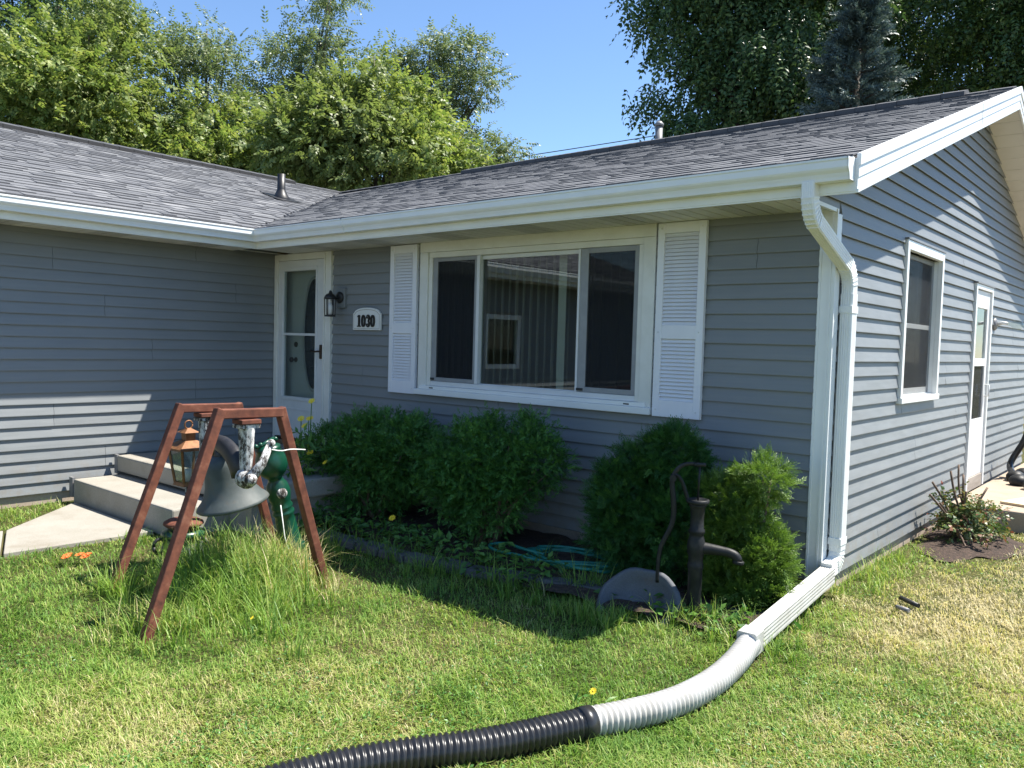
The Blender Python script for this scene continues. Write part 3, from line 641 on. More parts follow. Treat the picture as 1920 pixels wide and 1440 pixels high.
B('pane', 'glass', gw, -.048, -.044, GY0+.1, GY1-.1, zm+.02, GZ1-.115); B('pane', 'screenglass', gw, -.042, -.038, GY0+.1, GY1-.1, GZ0+.11, zm-.02)
B('insect_screen', 'screen', gw, -.036, -.035, GY0+.1, GY1-.1, GZ0+.1, GZ1-.11)
B('insect_screen', 'screen', gw, -.029, -.028, GY0+.064, GY1-.064, GZ0+.06, GZ1-.08)
B('dark_room_sheet', 'black_fill', gw, -.16, -.155, GY0+.05, GY1-.05, GZ0, GZ1)  # black sheet added behind the glass, stands in for the unlit room
# --- side door
sd = MB(); t = .05; sd.box(.0, .04, EY0, EY0+t, EZ0, EZ1); sd.box(.0, .04, EY1-t, EY1, EZ0, EZ1); sd.box(.0, .0395, EY0+t, EY1-t, EZ1-.05, EZ1)
sd = sd.build('side_door', 'white', house, bev=.004)
B('head_flashing', 'vent_grey', sd, .0, .05, EY0-.01, EY1+.01, EZ1+.001, EZ1+.016)
lf = MB(); y0, y1 = EY0+t+.004, EY1-t-.004; a0, a1 = y0+.11, y1-.11
for b in ((y0, a0, EZ0+.13, EZ1-.055), (a1, y1, EZ0+.13, EZ1-.055), (a0, a1, EZ0+.131, .93), (a0, a1, 1.48, 1.56), (a0, a1, 2.08, EZ1-.056)): lf.box(-.015, .020 if b[0] != a0 else .0195, *b)
lf.build('door_leaf', 'vinylwhite', sd, bev=.003)
B('pane', 'glass', sd, .0, .004, a0, a1, 1.56, 2.08); B('pane', 'screenglass', sd, .0, .004, a0, a1, .93, 1.48)
B('insect_screen', 'screen', sd, .0062, .0072, a0, a1, .93, 1.48)
B('door_back', 'interior', sd, -.13, -.10, EY0+.03, EY1-.03, EZ0, EZ1-.02)
B('threshold', 'wood_grey', sd, .0, .03, EY0+.005, EY1-.005, EZ0-.01, EZ0+.128, bev=.004)
MB().tube([(.02, y1-.05, 1.28), (.06, y1-.05, 1.28), (.06, y1-.05, 1.16), (.02, y1-.05, 1.16)], .008, 6).build('handle', 'vinylwhite', sd)
# --- downspout
ds = thing('downspout', 'white square downspout at the corner of the gable wall', 'downspout', (.06, .1, .2))
def rect_tube(pts, w, h, name, m, parent, ridges=0, upv=(1, 0, 0)):
    """rectangular tube along pts; w is across upv, h the other way"""
    pts = [np.array(p, float) for p in pts]; n = len(pts); prof = []
    def side(ax, ay, bx, by, k):
        for i in range(k):
            u = i/k; yield (ax+(bx-ax)*u, ay+(by-ay)*u, i)
    cs = [(-w/2, -h/2), (w/2, -h/2), (w/2, h/2), (-w/2, h/2)]; r_ = .008
    for q in range(4):
        (ax, ay), (bx, by) = cs[q], cs[(q+1) % 4]; dx, dy = bx-ax, by-ay; ln = math.hypot(dx, dy); dx, dy = dx/ln, dy/ln; nx, ny = dy, -dx
        kk = 9
        for i in range(kk+1):
            u = r_+(ln-2*r_)*i/kk; inn = .0025 if (ridges and 0 < i < kk and i % 2 == 0) else 0
            prof.append((ax+dx*u-nx*inn, ay+dy*u-ny*inn))
    vs = []; k = len(prof); U0 = np.array(upv, float)
    for i, p in enumerate(pts):
        t = unit(pts[min(i+1, n-1)]-pts[max(i-1, 0)]); e = unit(U0-t*(U0@t)); hh = np.cross(t, e)
        vs += [p+e*a+hh*b for a, b in prof]
    mb = MB(); mb.add(vs, [(i*k+j, i*k+(j+1) % k, (i+1)*k+(j+1) % k, (i+1)*k+j) for i in range(n-1) for j in range(k)]); mb.f += [tuple(range(k))[::-1], tuple(range((n-1)*k, n*k))]; mb.sm += [False]*2
    return mb.build(name, m, parent)
def arc_pts(pts, n=6, r=.09):
    pts = [np.array(p, float) for p in pts]; out = [pts[0]]
    for a, b, c in zip(pts[:-2], pts[1:-1], pts[2:]):
        p0 = b+unit(a-b)*r; p1 = b+unit(c-b)*r
        for i in range(n+1):
            u = i/n; out.append((1-u)**2*p0+2*u*(1-u)*b+u*u*p1)
    return out+[pts[-1]]
DSX, DSY = .060, .132
rect_tube(arc_pts([(DSX, -.605, 2.545), (DSX, -.605, 2.37), (DSX, DSY, 2.11), (DSX, DSY, 1.93)], 8, .12), .074, .098, 'offset_elbow', 'white', ds, 1)
for cc, dd in (((DSX, -.605, 2.37), 0), ((DSX, DSY, 2.11), 1)):
    pp = arc_pts([(DSX, -.605, 2.545), (DSX, -.605, 2.37), (DSX, DSY, 2.11), (DSX, DSY, 1.93)], 8, .12)[1+dd*9:10+dd*9]
    for i in range(1, 8): rect_tube([pp[i]-unit(pp[i+1]-pp[i-1])*.004, pp[i]+unit(pp[i+1]-pp[i-1])*.004], .079, .103, 'crimp', 'white', ds)
rect_tube([(DSX, DSY, 1.96), (DSX, DSY, .30)], .080, .104, 'pipe', 'white', ds, 1)
for z in (1.86, .36): B('strap', 'white', ds, .0185, DSX+.0425, DSY-.058, DSY+.058, z-.022, z+.022)
e_end = np.array((DSX+.004, -.055, .195))
el = arc_pts([(DSX, DSY, .33), (DSX, DSY, .21), e_end], 8, .085)
rect_tube(el, .074, .098, 'bottom_elbow', 'white', ds, 1)
for i in range(2, 9): rect_tube([el[i]-unit(el[i+1]-el[i-1])*.004, el[i]+unit(el[i+1]-el[i-1])*.004], .080, .104, 'crimp', 'white', ds)
x_end = np.array((.128, -1.30, .092)); xs_ = np.array((DSX+.004, -.02, .166))
rect_tube([xs_, x_end], .086, .112, 'extension', 'pvc_white', ds, 1)
MB().box(-.036, .036, -.003, .003, -.02, .02).build('open_gap', 'black_fill', ds, org=tuple(xs_+np.array((.0, -.006, .040)))) if False else None
rect_tube([xs_+unit(xs_-x_end)*.001, xs_+unit(xs_-x_end)*.0035], .078, .104, 'dark_mouth_plate', 'black_fill', ds)  # flat dark plate painted in for the shade inside the open tube end
rect_tube([x_end+unit(xs_-x_end)*.03, x_end+unit(x_end-xs_)*.07], .104, .124, 'adapter', 'pvc_white', ds)
# corrugated drain hose on the lawn
def smooth_path(ctrl, step):
    c = np.array(ctrl, float); out = []
    for i in range(len(c)-1):
        p0, p1, p2, p3 = c[max(i-1, 0)], c[i], c[i+1], c[min(i+2, len(c)-1)]
        for u in np.linspace(0, 1, 24, endpoint=False): out.append(.5*((2*p1)+(-p0+p2)*u+(2*p0-5*p1+4*p2-p3)*u*u+(-p0+3*p1-3*p2+p3)*u**3))
    out.append(c[-1]); out = np.array(out); s_ = np.r_[0, np.cumsum(np.linalg.norm(np.diff(out, axis=0), axis=1))]
    q = np.arange(0, s_[-1], step); return np.stack([np.interp(q, s_, out[:, k]) for k in range(3)], 1)
def corrugated(path, r, pitch_n, name, m, parent):
    rad = [r*(1.0 if (i % pitch_n) < pitch_n/2 else .85) for i in range(len(path))]; mb = MB(); mb.tube(path, rad, 22, True); return mb.build(name, m, parent)
dh = thing('drain_hose', 'white and black corrugated drain hose lying across the lawn', 'hose', (.0, -2.5, 0))
wp = smooth_path([(.132, -1.34, .082), (.168, -1.56, .066), (.196, -1.83, .062), (.190, -2.07, .062), (.158, -2.25, .062), (.098, -2.42, .062), (.018, -2.595, .062)], .0066)
corrugated(wp, .062, 4, 'white_section', 'pvc_white', dh)
bp_ = smooth_path([(.022, -2.585, .063), (-.076, -2.836, .063), (-.169, -3.041, .063), (-.275, -3.213, .063), (-.374, -3.388, .063), (-.46, -3.60, .063), (-.56, -3.95, .063), (-.62, -4.4, .063)], .0062)
corrugated(bp_, .064, 4, 'black_section', 'pvc_black', dh)
MB().tube([bp_[0], bp_[9]], .0665, 22).build('coupling', 'pvc_black', dh)
# --- roof pipes
vp = thing('vent_pipe', 'dark vent pipe with flashing boot on wing roof', 'vent pipe', (-8.1, 1.33, zwing(-8.1)))
MB().lathe([(.125, -.05), (.12, .03), (.085, .08), (.06, .14), (.056, .15), (.053, .36), (.043, .36), (.043, .25)], (-8.1, 1.33, zwing(-8.1)-.02), (0, 0, 1), 20).build('pipe', 'vent_dark', vp)
bt = MB(); z_ = lambda x: zwing(x)+.018; bt.hexa([(-8.32, 1.13, z_(-8.32)), (-7.88, 1.13, z_(-7.88)), (-7.88, 1.53, z_(-7.88)), (-8.32, 1.53, z_(-8.32))], [(-8.32, 1.13, z_(-8.32)+.006), (-7.88, 1.13, z_(-7.88)+.006), (-7.88, 1.53, z_(-7.88)+.006), (-8.32, 1.53, z_(-8.32)+.006)]); bt.build('flashing', 'vent_dark', vp)
vq = thing('flue_pipe', 'grey capped flue pipe beyond the main roof ridge', 'flue pipe', (-4.0, 4.5, 4.0))
MB().lathe([(.05, 0), (.05, .58), (.035, .58)], (-4.0, 4.5, 3.98), (0, 0, 1), 16).build('pipe', 'vent_grey', vq); MB().lathe([(.062, .59), (.062, .62), (.03, .655), (.01, .66)], (-4.0, 4.5, 3.98), (0, 0, 1), 16).build('cap', 'vent_grey', vq)
# --- house number plaque
sg = thing('house_number_sign', 'white arched house number plaque reading 1030', 'sign', (-4.538, -.03, 1.67))
sgp = [(-4.75, 1.672), (-4.325, 1.672), (-4.325, 1.835), (-4.345, 1.848)]+[(-4.5375+.19*math.cos(a), 1.848+.047*math.sin(a)) for a in np.linspace(0, math.pi, 17)][1:-1]+[(-4.73, 1.848), (-4.75, 1.835)]
MB().prism([(a, b) for a, b in sgp], (0, -.020, 0), (0, -.042, 0), (1, 0, 0), (0, 0, 1)).build('plaque', 'sign', sg, bev=.004)
cx_, cz_ = -4.5375, 1.765; rim = MB(); sc_ = [((a-cx_)*.93+cx_, (b-cz_)*.86+cz_) for a, b in sgp]; s2 = [((a-cx_)*.912+cx_, (b-cz_)*.825+cz_) for a, b in sgp]; n = len(sc_)
rim.add([(a, -.0432, b) for a, b in sc_]+[(a, -.0432, b) for a, b in s2], [(i, (i+1) % n, n+(i+1) % n, n+i) for i in range(n)]); rim.build('rim_line', 'edge_brown', sg)
def digit(ch, x0, w, z0, h):
    mb = MB(); y0, y1 = -.0445, -.0525; t = .022
    def stroke(pts, wd):                                   # swept flat stroke with width list
        n = len(pts); l = []; r_ = []
        for i in range(n):
            a = np.array(pts[max(i-1, 0)]); b = np.array(pts[min(i+1, n-1)]); d = unit(b-a); nn_ = np.array((-d[1], d[0])); p = np.array(pts[i]); k = wd[i] if hasattr(wd, '__len__') else wd
            l.append(p+nn_*k/2); r_.append(p-nn_*k/2)
        vs = [(q[0], y1, q[1]) for q in l]+[(q[0], y1, q[1]) for q in r_]+[(q[0], y0, q[1]) for q in l]+[(q[0], y0, q[1]) for q in r_]
        fs = []
        for i in range(n-1): fs += [(i, i+1, n+i+1, n+i), (2*n+i, 2*n+i+1, i+1, i), (n+i, n+i+1, 3*n+i+1, 3*n+i)]
        mb.add(vs, fs)
    cx = x0+w/2; cz = z0+h/2
    if ch == '0':
        pts = [(cx+(w/2-t/2)*math.copysign(abs(math.cos(a))**.75, math.cos(a)), cz+(h/2-.006)*math.sin(a)) for a in np.linspace(0, 2*math.pi, 33)]
        stroke(pts, [t*(.62+.5*abs(math.cos(a))) for a in np.linspace(0, 2*math.pi, 33)])
    elif ch == '1':
        mb.box(cx-t*.6, cx+t*.6, y1, y0, z0, z0+h); mb.box(cx-.027, cx+.027, y1+.0003, y0, z0, z0+.012); mb.add([(cx-t*.6, y1, z0+h), (cx-.026, y1, z0+h*.86), (cx-.026, y1, z0+h*.79), (cx-t*.6, y1, z0+h*.83)], [(0, 1, 2, 3)])
    else:
        for c, s0, s1 in ((z0+h*.75, -.6, 1.0), (z0+h*.265, -1.0, .62)):
            rr = h*.235; an = np.linspace(math.pi*(-.5 if c > cz else -.88), math.pi*(.88 if c > cz else .5), 20)
            stroke([(cx-.004+(w/2-t/2)*math.cos(a), c+rr*math.sin(a)) for a in an], [t*(.55+.55*max(0, math.cos(a))) for a in an])
        mb.box(x0, x0+t, y1, y0, z0+h*.70, z0+h*.82); mb.box(x0, x0+t, y1, y0, z0+h*.17, z0+h*.29)
    mb.build('digit', 'numeral', sg)
for i, ch in enumerate('1030'): digit(ch, -4.672+[0, .062, .136, .204][i], [.055, .064, .062, .064][i], 1.703, .118)
# --- wall lantern by the front door
wl = thing('wall_lantern', 'black wall lantern beside the front door', 'lantern', (-4.96, -.05, 1.85))
B('mount_block', 'siding_x', wl, -5.03, -4.885, -.045, -.012, 1.895, 2.095, bev=.006)
MB().lathe([(.058, 0), (.06, .012), (.04, .022), (.02, .03)], (-4.958, -.045, 2.0), (0, -1, 0), 20).build('backplate', 'black_iron', wl)
MB().tube(smooth_path([(-4.958, -.06, 2.0), (-4.958, -.10, 1.985), (-4.965, -.14, 2.02), (-4.965, -.155, 2.055), (-4.965, -.165, 2.04)], .015), .010, 8).build('arm', 'black_iron', wl)
lx, ly = -4.965, -.165
MB().lathe([(.006, .075), (.012, .06), (.016, .045), (.04, .035), (.055, .015), (.061, .0), (.061, -.012), (.05, -.014)], (lx, ly, 1.99), (0, 0, 1), 16).build('roof', 'black_iron', wl)
MB().lathe([(.055, 0), (.058, .008), (.05, .016), (.03, .018)], (lx, ly, 1.800), (0, 0, 1), 16).build('base', 'black_iron', wl)
for k in range(6): a = k*math.pi/3; MB().tube([(lx+.051*math.cos(a), ly+.051*math.sin(a), 1.808), (lx+.057*math.cos(a), ly+.057*math.sin(a), 1.98)], .0045, 5).build('bar', 'black_iron', wl)
MB().lathe([(.012, 0), (.026, .01), (.028, .08), (.018, .11), (.006, .12)], (lx, ly, 1.82), (0, 0, 1), 14).build('bulb', 'bulb', wl)
# --- bare bulb light by side door
sb = thing('wall_light', 'clear bulb wall light beside the side door', 'light', (.0, 5.03, 1.93))
MB().lathe([(.07, 0), (.07, .012), (.05, .03), (.03, .035)], (.012, 5.03, 1.94), (1, 0, 0), 18).build('base', 'vent_grey', sb)
MB().tube([(.045, 5.03, 1.94), (.10, 5.03, 1.955), (.15, 5.02, 1.945)], .018, 8).build('arm', 'vinylwhite', sb)
MB().lathe([(.02, 0), (.022, .03), (.05, .07), (.055, .10), (.04, .135), (.01, .15)], (.145, 5.02, 1.947), (1, 0, -.15), 16).build('globe', 'lampglass', sb)

# ------------------------------------------------------------------ yard ornaments
# bell frame: two rusty trapezes
bf = thing('bell_frame', 'rusty square tube double A-frame holding the yard bell', 'frame', (-2.7, -2.6, 0))
def sq_tube(p0, p1, w, name, m, parent):
    p0, p1 = np.array(p0, float), np.array(p1, float); t = unit(p1-p0); e = unit(np.array((1.0, 0, 0))-t*t[0]); h = np.cross(t, e); mb = MB(); c = w/2
    vs = [q+e*a*c+h*b*c for q in (p0, p1) for a, b in ((-1, -1), (1, -1), (1, 1), (-1, 1))]
    mb.hexa(vs[:4], vs[4:]); return mb.build(name, m, parent, bev=.006)
for x_, fl, fr, yl, yr, zt, dx in ((-2.285, -3.36, -2.12, -2.905, -2.525, 1.150, .0), (-3.18, -3.14, -1.90, -2.665, -2.265, 1.105, .0)):
    tw = .054
    sq_tube((x_, yl-.012, zt), (x_, yr+.012, zt-.008), tw, 'top_bar', 'rust', bf)
    sq_tube((x_+.05, fl, -.05), (x_, yl, zt+.028), tw, 'leg', 'rust', bf); sq_tube((x_-.05, fr, -.05), (x_, yr, zt+.018), tw*.98, 'leg', 'rust', bf)
    ym = (yl+yr)/2-.03
    B('mount_plate', 'rust', bf, x_-.045, x_+.06, ym-.062, ym+.062, zt-.062, zt-.036, bev=.004)
# yard bell: hangers, yoke, bell, crank
yb = thing('yard_bell', 'large grey farm bell hanging in the rusty frame', 'bell', (-2.73, -2.6, .45))
NPo, FPo = np.array((-2.285, -2.742, 0)), np.array((-3.18, -2.495, 0))
for p_, zt, zb in ((NPo, 1.085, .775), (FPo, 1.04, .735)):
    B('hanger_plate', 'peel', yb, p_[0]-.05, p_[0]+.05, p_[1]-.06, p_[1]+.06, zt-.022, zt, bev=.003)
    mb = MB(); mb.tube([(p_[0], p_[1], zt-.02), (p_[0], p_[1], zt-.12), (p_[0], p_[1], zb+.06), (p_[0], p_[1], zb-.035)], [.056, .050, .042, .040], 10, sx=.8, smooth=False); mb.build('hanger', 'peel', yb)
    MB().lathe([(.05, -.04), (.058, -.02), (.058, .025), (.044, .045), (.020, .05)], (p_[0], p_[1], zb), (1, -.25, 0), 16).build('axle_boss', 'peel', yb)
ax0, ax1 = NPo+np.array((0, 0, .775)), FPo+np.array((0, 0, .735)); axd = unit(ax1-ax0)
bc = (ax0+ax1)/2+np.array((.02, -.0, 0))
tilt = Matrix.Rotation(math.radians(13), 3, Vector(-axd)); bax = tilt @ Vector((0, 0, 1))
top = bc+np.array(bax)*.105
prof = [(.02, .0), (.085, -.010), (.112, -.032), (.124, -.07), (.130, -.13), (.140, -.185), (.158, -.235), (.185, -.275), (.212, -.302), (.220, -.316), (.212, -.324), (.175, -.275), (.125, -.19), (.11, -.08), (.08, -.03), (.01, -.02)]
MB().lathe([(r_, z) for r_, z in prof], tuple(top), tuple(bax), 44).build('bell_body', 'bell', yb)
arch = []
for a in np.linspace(0, math.pi, 19):
    arch.append(bc+axd*(-math.cos(a))*.335+np.array(bax)*(math.sin(a)**.8*.170-.0))
mb = MB(); mb.tube(arch, [.036+.012*abs(math.cos(a)) for a in np.linspace(0, math.pi, 19)], 10, sx=1.5, up=(0, 1, 0)); mb.build('yoke', 'black_iron', yb)
MB().tube([ax0-axd*.07, ax0+axd*.13], .026, 10).build('axle', 'peel', yb); MB().tube([ax1+axd*.07, ax1-axd*.13], .026, 10).build('axle', 'peel', yb)
MB().lathe([(.035, -.06), (.05, .0), (.03, .04)], tuple(top), tuple(bax), 14).build('crown_bolt', 'black_iron', yb)
ck0, ck1 = ax0-axd*.06, np.array((-2.20, -2.645, .965))
mb = MB(); mb.tube([ck0+(ck0-ck1)*.12, ck0*.5+ck1*.5+np.array((.01, .01, -.01)), ck1], [.040, .026, .021], 8, sx=.7); mb.build('crank_arm', 'peel', yb)
MB().ball(ck1+np.array((0, .01, .01)), .024).build('crank_ball', 'peel', yb)
MB().lathe([(.012, 0), (.034, .005), (.036, .02), (.02, .03), (.024, .04), (.008, .045)], tuple(ck0-axd*.02), tuple(-axd), 14).build('axle_nut', 'peel', yb)
MB().tube(smooth_path([ck1+np.array((0, -.01, -.02)), ck1+np.array((.02, .06, -.035)), (-2.2, -2.50, .93), (-2.2, -2.39, .918)], .02), .0035, 5).build('pull_wire', 'rope', yb)
# leaning green iron post
gpx = thing('green_iron_post', 'leaning green cast iron post with bulbous top behind bell', 'post', (-2.85, -1.98, 0))
gb0 = np.array((-2.85, -1.985, -.03)); gt = np.array((-2.85, -2.25, .895)); ga = unit(gt-gb0); GL = np.linalg.norm(gt-gb0)
pf = [(.10, 0), (.10, .10), (.085, .13), (.078, .16), (.092, .18), (.092, .20), (.074, .23), (.066, .40), (.062, .43), (.074, .445), (.074, .46), (.06, .475), (.072, .49), (.072, .50), (.062, .52), (.070, .545), (.080, .60), (.070, .655), (.052, .68), (.046, .70), (.060, .715), (.085, .74), (.102, .775), (.104, .81), (.094, .86), (.078, .895), (.082, .905), (.082, .92), (.05, .935), (.01, .94)]
MB().lathe(pf, tuple(gb0), tuple(ga), 32, flute=lambda a, z: (-.07*max(0, math.cos(a*8)) if .24 < z < .41 else 0)).build('column', 'green_iron', gpx)
side = unit(np.cross(ga, np.array((1.0, 0, 0)))); tpt = gb0+ga*.94
MB().tube([tpt-side*.075, tpt+side*.06+ga*.02], .014, 8).build('cross_handle', 'green_iron', gpx)
for k in (-.08, -.045, .07): MB().ball(tpt+side*k+ga*.012, .017).build('knob', 'green_iron', gpx)
MB().lathe([(.03, -.012), (.036, 0), (.03, .008), (.012, .012)], tuple(gb0+ga*.6+np.array((.072, -.02, 0))), (1, -.3, 0), 18).build('medallion', 'peel', gpx)
MB().tube([tuple(gb0+ga*.52+np.array((.07, -.05, 0))), tuple(gb0+ga*.3+np.array((.09, -.09, 0))), tuple(gb0+ga*.1+np.array((.13, -.1, 0)))], .004, 5).build('wire', 'rope', gpx)
# copper lantern on its post with round foot
lt = thing('copper_lantern', 'square copper garden lantern behind the bell frame', 'lantern', (-3.42, -2.49, 0))
lc = np.array((-3.42, -2.485)); zl0, zl1 = .575, .80
def fr_box(z, s_): return [(lc[0]+a*s_, lc[1]+b*s_, z) for a, b in ((-1, -1), (1, -1), (1, 1), (-1, 1))]
lo_, hi_ = fr_box(zl0, .062), fr_box(zl1, .092)
for k in range(4): MB().tube([lo_[k], hi_[k]], .010, 4, smooth=False).build('corner_bar', 'copper', lt)
for k in range(4):
    j = (k+1) % 4; a, b, c, d = [np.array(q) for q in (lo_[k], lo_[j], hi_[j], hi_[k])]; inn = (np.array((*lc, .69))-(a+b+c+d)/4)*.03
    MB().hexa([a+inn, b+inn, b+inn*2, a+inn*2], [d+inn, c+inn, c+inn*2, d+inn*2]).build('glass_pane', 'lampglass', lt)
MB().hexa(fr_box(zl0-.02, .072), fr_box(zl0+.004, .066)).build('base', 'copper', lt); MB().hexa(fr_box(zl1, .118), fr_box(zl1+.014, .116)).build('roof_rim', 'copper', lt)
MB().hexa(fr_box(zl1+.0142, .112), fr_box(zl1+.062, .042)).build('roof', 'copper', lt); MB().hexa(fr_box(zl1+.062, .032), fr_box(zl1+.115, .034)).build('chimney', 'copper', lt); MB().hexa(fr_box(zl1+.116, .055), fr_box(zl1+.145, .012)).build('cap', 'copper', lt)
for k in range(12):
    a = k*math.pi/6; 
mb = MB(); mb.tube([(lc[0], lc[1]+.028*math.cos(a), zl1+.168+.028*math.sin(a)) for a in np.linspace(0, 2*math.pi, 17)], .005, 6); mb.build('ring', 'copper', lt)
MB().tube([(lc[0], lc[1], zl0-.02), (lc[0], lc[1], .31)], .020, 8).build('post', 'peel', lt)
MB().tube([(lc[0], lc[1], zl0+.005), (lc[0], lc[1], zl0+.09)], .022, 10).build('candle', 'bulb', lt)
fd = thing('iron_pedestal', 'round rusty topped iron pedestal in the tall grass', 'pedestal', (-3.45, -2.5, 0))
MB().lathe([(.02, .318), (.10, .315), (.128, .30), (.132, .285), (.115, .270), (.08, .255)], (-3.45, -2.50, 0), (0, 0, 1), 28).build('top_disc', 'rust', fd)
MB().lathe([(.10, .25), (.14, .235), (.145, .205), (.10, .185)], (-3.45, -2.50, 0), (0, 0, 1), 24).build('collar', 'green_iron', fd)
MB().lathe([(.17, -.02), (.175, .04), (.15, .07), (.13, .16), (.11, .19)], (-3.45, -2.50, 0), (0, 0, 1), 24).build('base', 'bell', fd)
for k in range(3):
    a = k*2.1+.4; c0 = (-3.45+.16*math.cos(a), -2.5+.16*math.sin(a), .15)
    MB().tube([(c0[0]+.04*math.cos(t)*math.cos(a), c0[1]+.04*math.cos(t)*math.sin(a), c0[2]+.05*math.sin(t)) for t in np.linspace(0, 2*math.pi, 13)], .012, 6).build('lug', 'black_iron', fd)
# hand pump
hp = thing('hand_pump', 'old black iron hand water pump beside the right cedar', 'pump', (-.36, -1.0, 0))
px_, py_ = -.362, -1.0
MB().lathe([(0.0441, -.05), (0.0426, .02), (0.0395, .05), (0.0410, .30), (0.0456, .315), (0.0456, .335), (0.0410, .345), (0.0426, .375), (0.0502, .40), (0.0532, .43), (0.0502, .465), (0.0418, .495), (0.0395, .51), (0.0471, .52), (0.0471, .535), (0.0395, .545), (0.0380, .60), (0.0418, .66), (0.0456, .67), (0.0502, .675), (0.0502, .69)], (px_, py_, 0), (0, 0, 1), 28).build('barrel', 'pump_iron', hp)
MB().lathe([(0.0623, .69), (0.0654, .695), (0.0654, .712), (0.0532, .715), (0.0502, .706), (0.0228, .704)], (px_, py_, 0), (0, 0, 1), 28).build('top_flange', 'pump_iron', hp)
sdv = np.array((.86, .42, 0)); sdv = unit(sdv)
c0 = np.array((px_, py_, .43)); mb = MB(); mb.tube(smooth_path([c0+sdv*.03, c0+sdv*.10+np.array((0, 0, -.003)), c0+sdv*.18+np.array((0, 0, -.012)), c0+sdv*.225+np.array((0, 0, -.032)), c0+sdv*.238+np.array((0, 0, -.066))], .012), [.037-.010*min(1, i/10) for i in range(len(smooth_path([c0+sdv*.03, c0+sdv*.10+np.array((0, 0, -.003)), c0+sdv*.18+np.array((0, 0, -.012)), c0+sdv*.225+np.array((0, 0, -.032)), c0+sdv*.238+np.array((0, 0, -.066))], .012)))], 14); mb.build('spout', 'pump_iron', hp)
MB().lathe([(.029, .012), (.033, .008), (.033, -.006), (.025, -.008)], tuple(c0+sdv*.239+np.array((0, 0, -.066))), (.1, .05, 1), 16).build('spout_lip', 'pump_iron', hp)
MB().tube([(px_, py_, .70), (px_+.004, py_, .915)], .006, 8).build('piston_rod', 'pump_iron', hp)
br = smooth_path([np.array((px_, py_, .70))-sdv*.055, np.array((px_, py_, .745))-sdv*.07, np.array((px_, py_, .81))-sdv*.095, np.array((px_, py_, .845))-sdv*.125, np.array((px_, py_, .835))-sdv*.15], .015)
mb = MB(); mb.tube(br, .013, 8, sx=.6); mb.build('bracket', 'pump_iron', hp)
hb = smooth_path([np.array((px_+.006, py_, .905)), np.array((px_, py_, .918))-sdv*.035, np.array((px_, py_, .905))-sdv*.095, np.array((px_, py_, .86))-sdv*.135, np.array((px_, py_, .80))-sdv*.15, np.array((px_, py_, .66))-sdv*.135, np.array((px_, py_, .55))-sdv*.145, np.array((px_, py_, .42))-sdv*.20, np.array((px_, py_, .30))-sdv*.215, np.array((px_, py_, .19))-sdv*.215], .02)
mb = MB(); mb.tube(hb, [.010+.006*math.sin(min(1, i/len(hb)*1.15)*3.1) for i in range(len(hb))], 8, sx=.6); mb.build('handle', 'pump_iron', hp)
MB().tube([np.array((px_-.02, py_-.02, .915)), np.array((px_+.03, py_+.02, .915))], .012, 8).build('pivot_pin', 'pump_iron', hp)
MB().lathe([(.02, -.02), (.02, .02)], tuple(np.array((px_, py_, .828))-sdv*.145), (-.42, .86, 0), 10).build('pivot_pin', 'pump_iron', hp)
# tilted basin
bsn = thing('stone_basin', 'grey shallow basin tipped up against the pump base', 'basin', (-.68, -1.2, .0))
bax_ = Vector((.08, -.74, .66)).normalized()
def wob(a, z): return .07*math.sin(2*a+.5)+.045*math.sin(3*a+1)+.02*math.sin(7*a)
MB().lathe([(.02, -.105), (.14, -.095), (.21, -.05), (.240, .01), (.246, .030), (.218, .037), (.195, -.01), (.12, -.06), (.02, -.078)], (-.655, -1.15, .055), tuple(bax_), 40, flute=wob).build('bowl', 'basin', bsn)
# edging stones
ed = [(-3.45, -1.33), (-3.0, -1.36), (-2.4, -1.34), (-1.8, -1.22), (-1.43, -1.12), (-1.15, -1.03), (-.75, -.92), (-.35, -.88), (-.1, -.80), (.0, -.45)]
ORD = ['first', 'second', 'third', 'fourth', 'fifth', 'sixth', 'seventh', 'eighth', 'ninth', 'tenth', 'eleventh', 'twelfth', 'thirteenth', 'fourteenth', 'fifteenth', 'sixteenth']
edp = smooth_path([(*p, 0) for p in ed], .255)
for i in range(len(edp)-1):
    a, b = edp[i], edp[i+1]; t = unit(b-a); nrm = np.array((-t[1], t[0], 0)); w = .085*R.uniform(.85, 1.1); h = .06*R.uniform(.8, 1.2); e = t*.006; a2, b2 = a+e, b-e; j = lambda: np.array((R.uniform(-.008, .008), R.uniform(-.008, .008), R.uniform(-.008, .008)))
    o = MB().hexa([a2-nrm*w, b2-nrm*w, b2+nrm*w, a2+nrm*w], [a2-nrm*w*.86+j()+(0, 0, h), b2-nrm*w*.86+j()+(0, 0, h), b2+nrm*w*.86+j()+(0, 0, h), a2+nrm*w*.86+j()+(0, 0, h)])
    c = (a+b)/2
    vis = ('grey edging block, %s in the row bordering the planting bed, counted from the steps' % ORD[i]) if i < len(ORD)-1 else 'grey edging block nearest the house corner at the end of the bed row'
    o.build('edging_block', 'stone', None, org=(float(c[0]), float(c[1]), 0), bev=.014, label=vis, cat='stone', group='edging blocks along the planting bed')
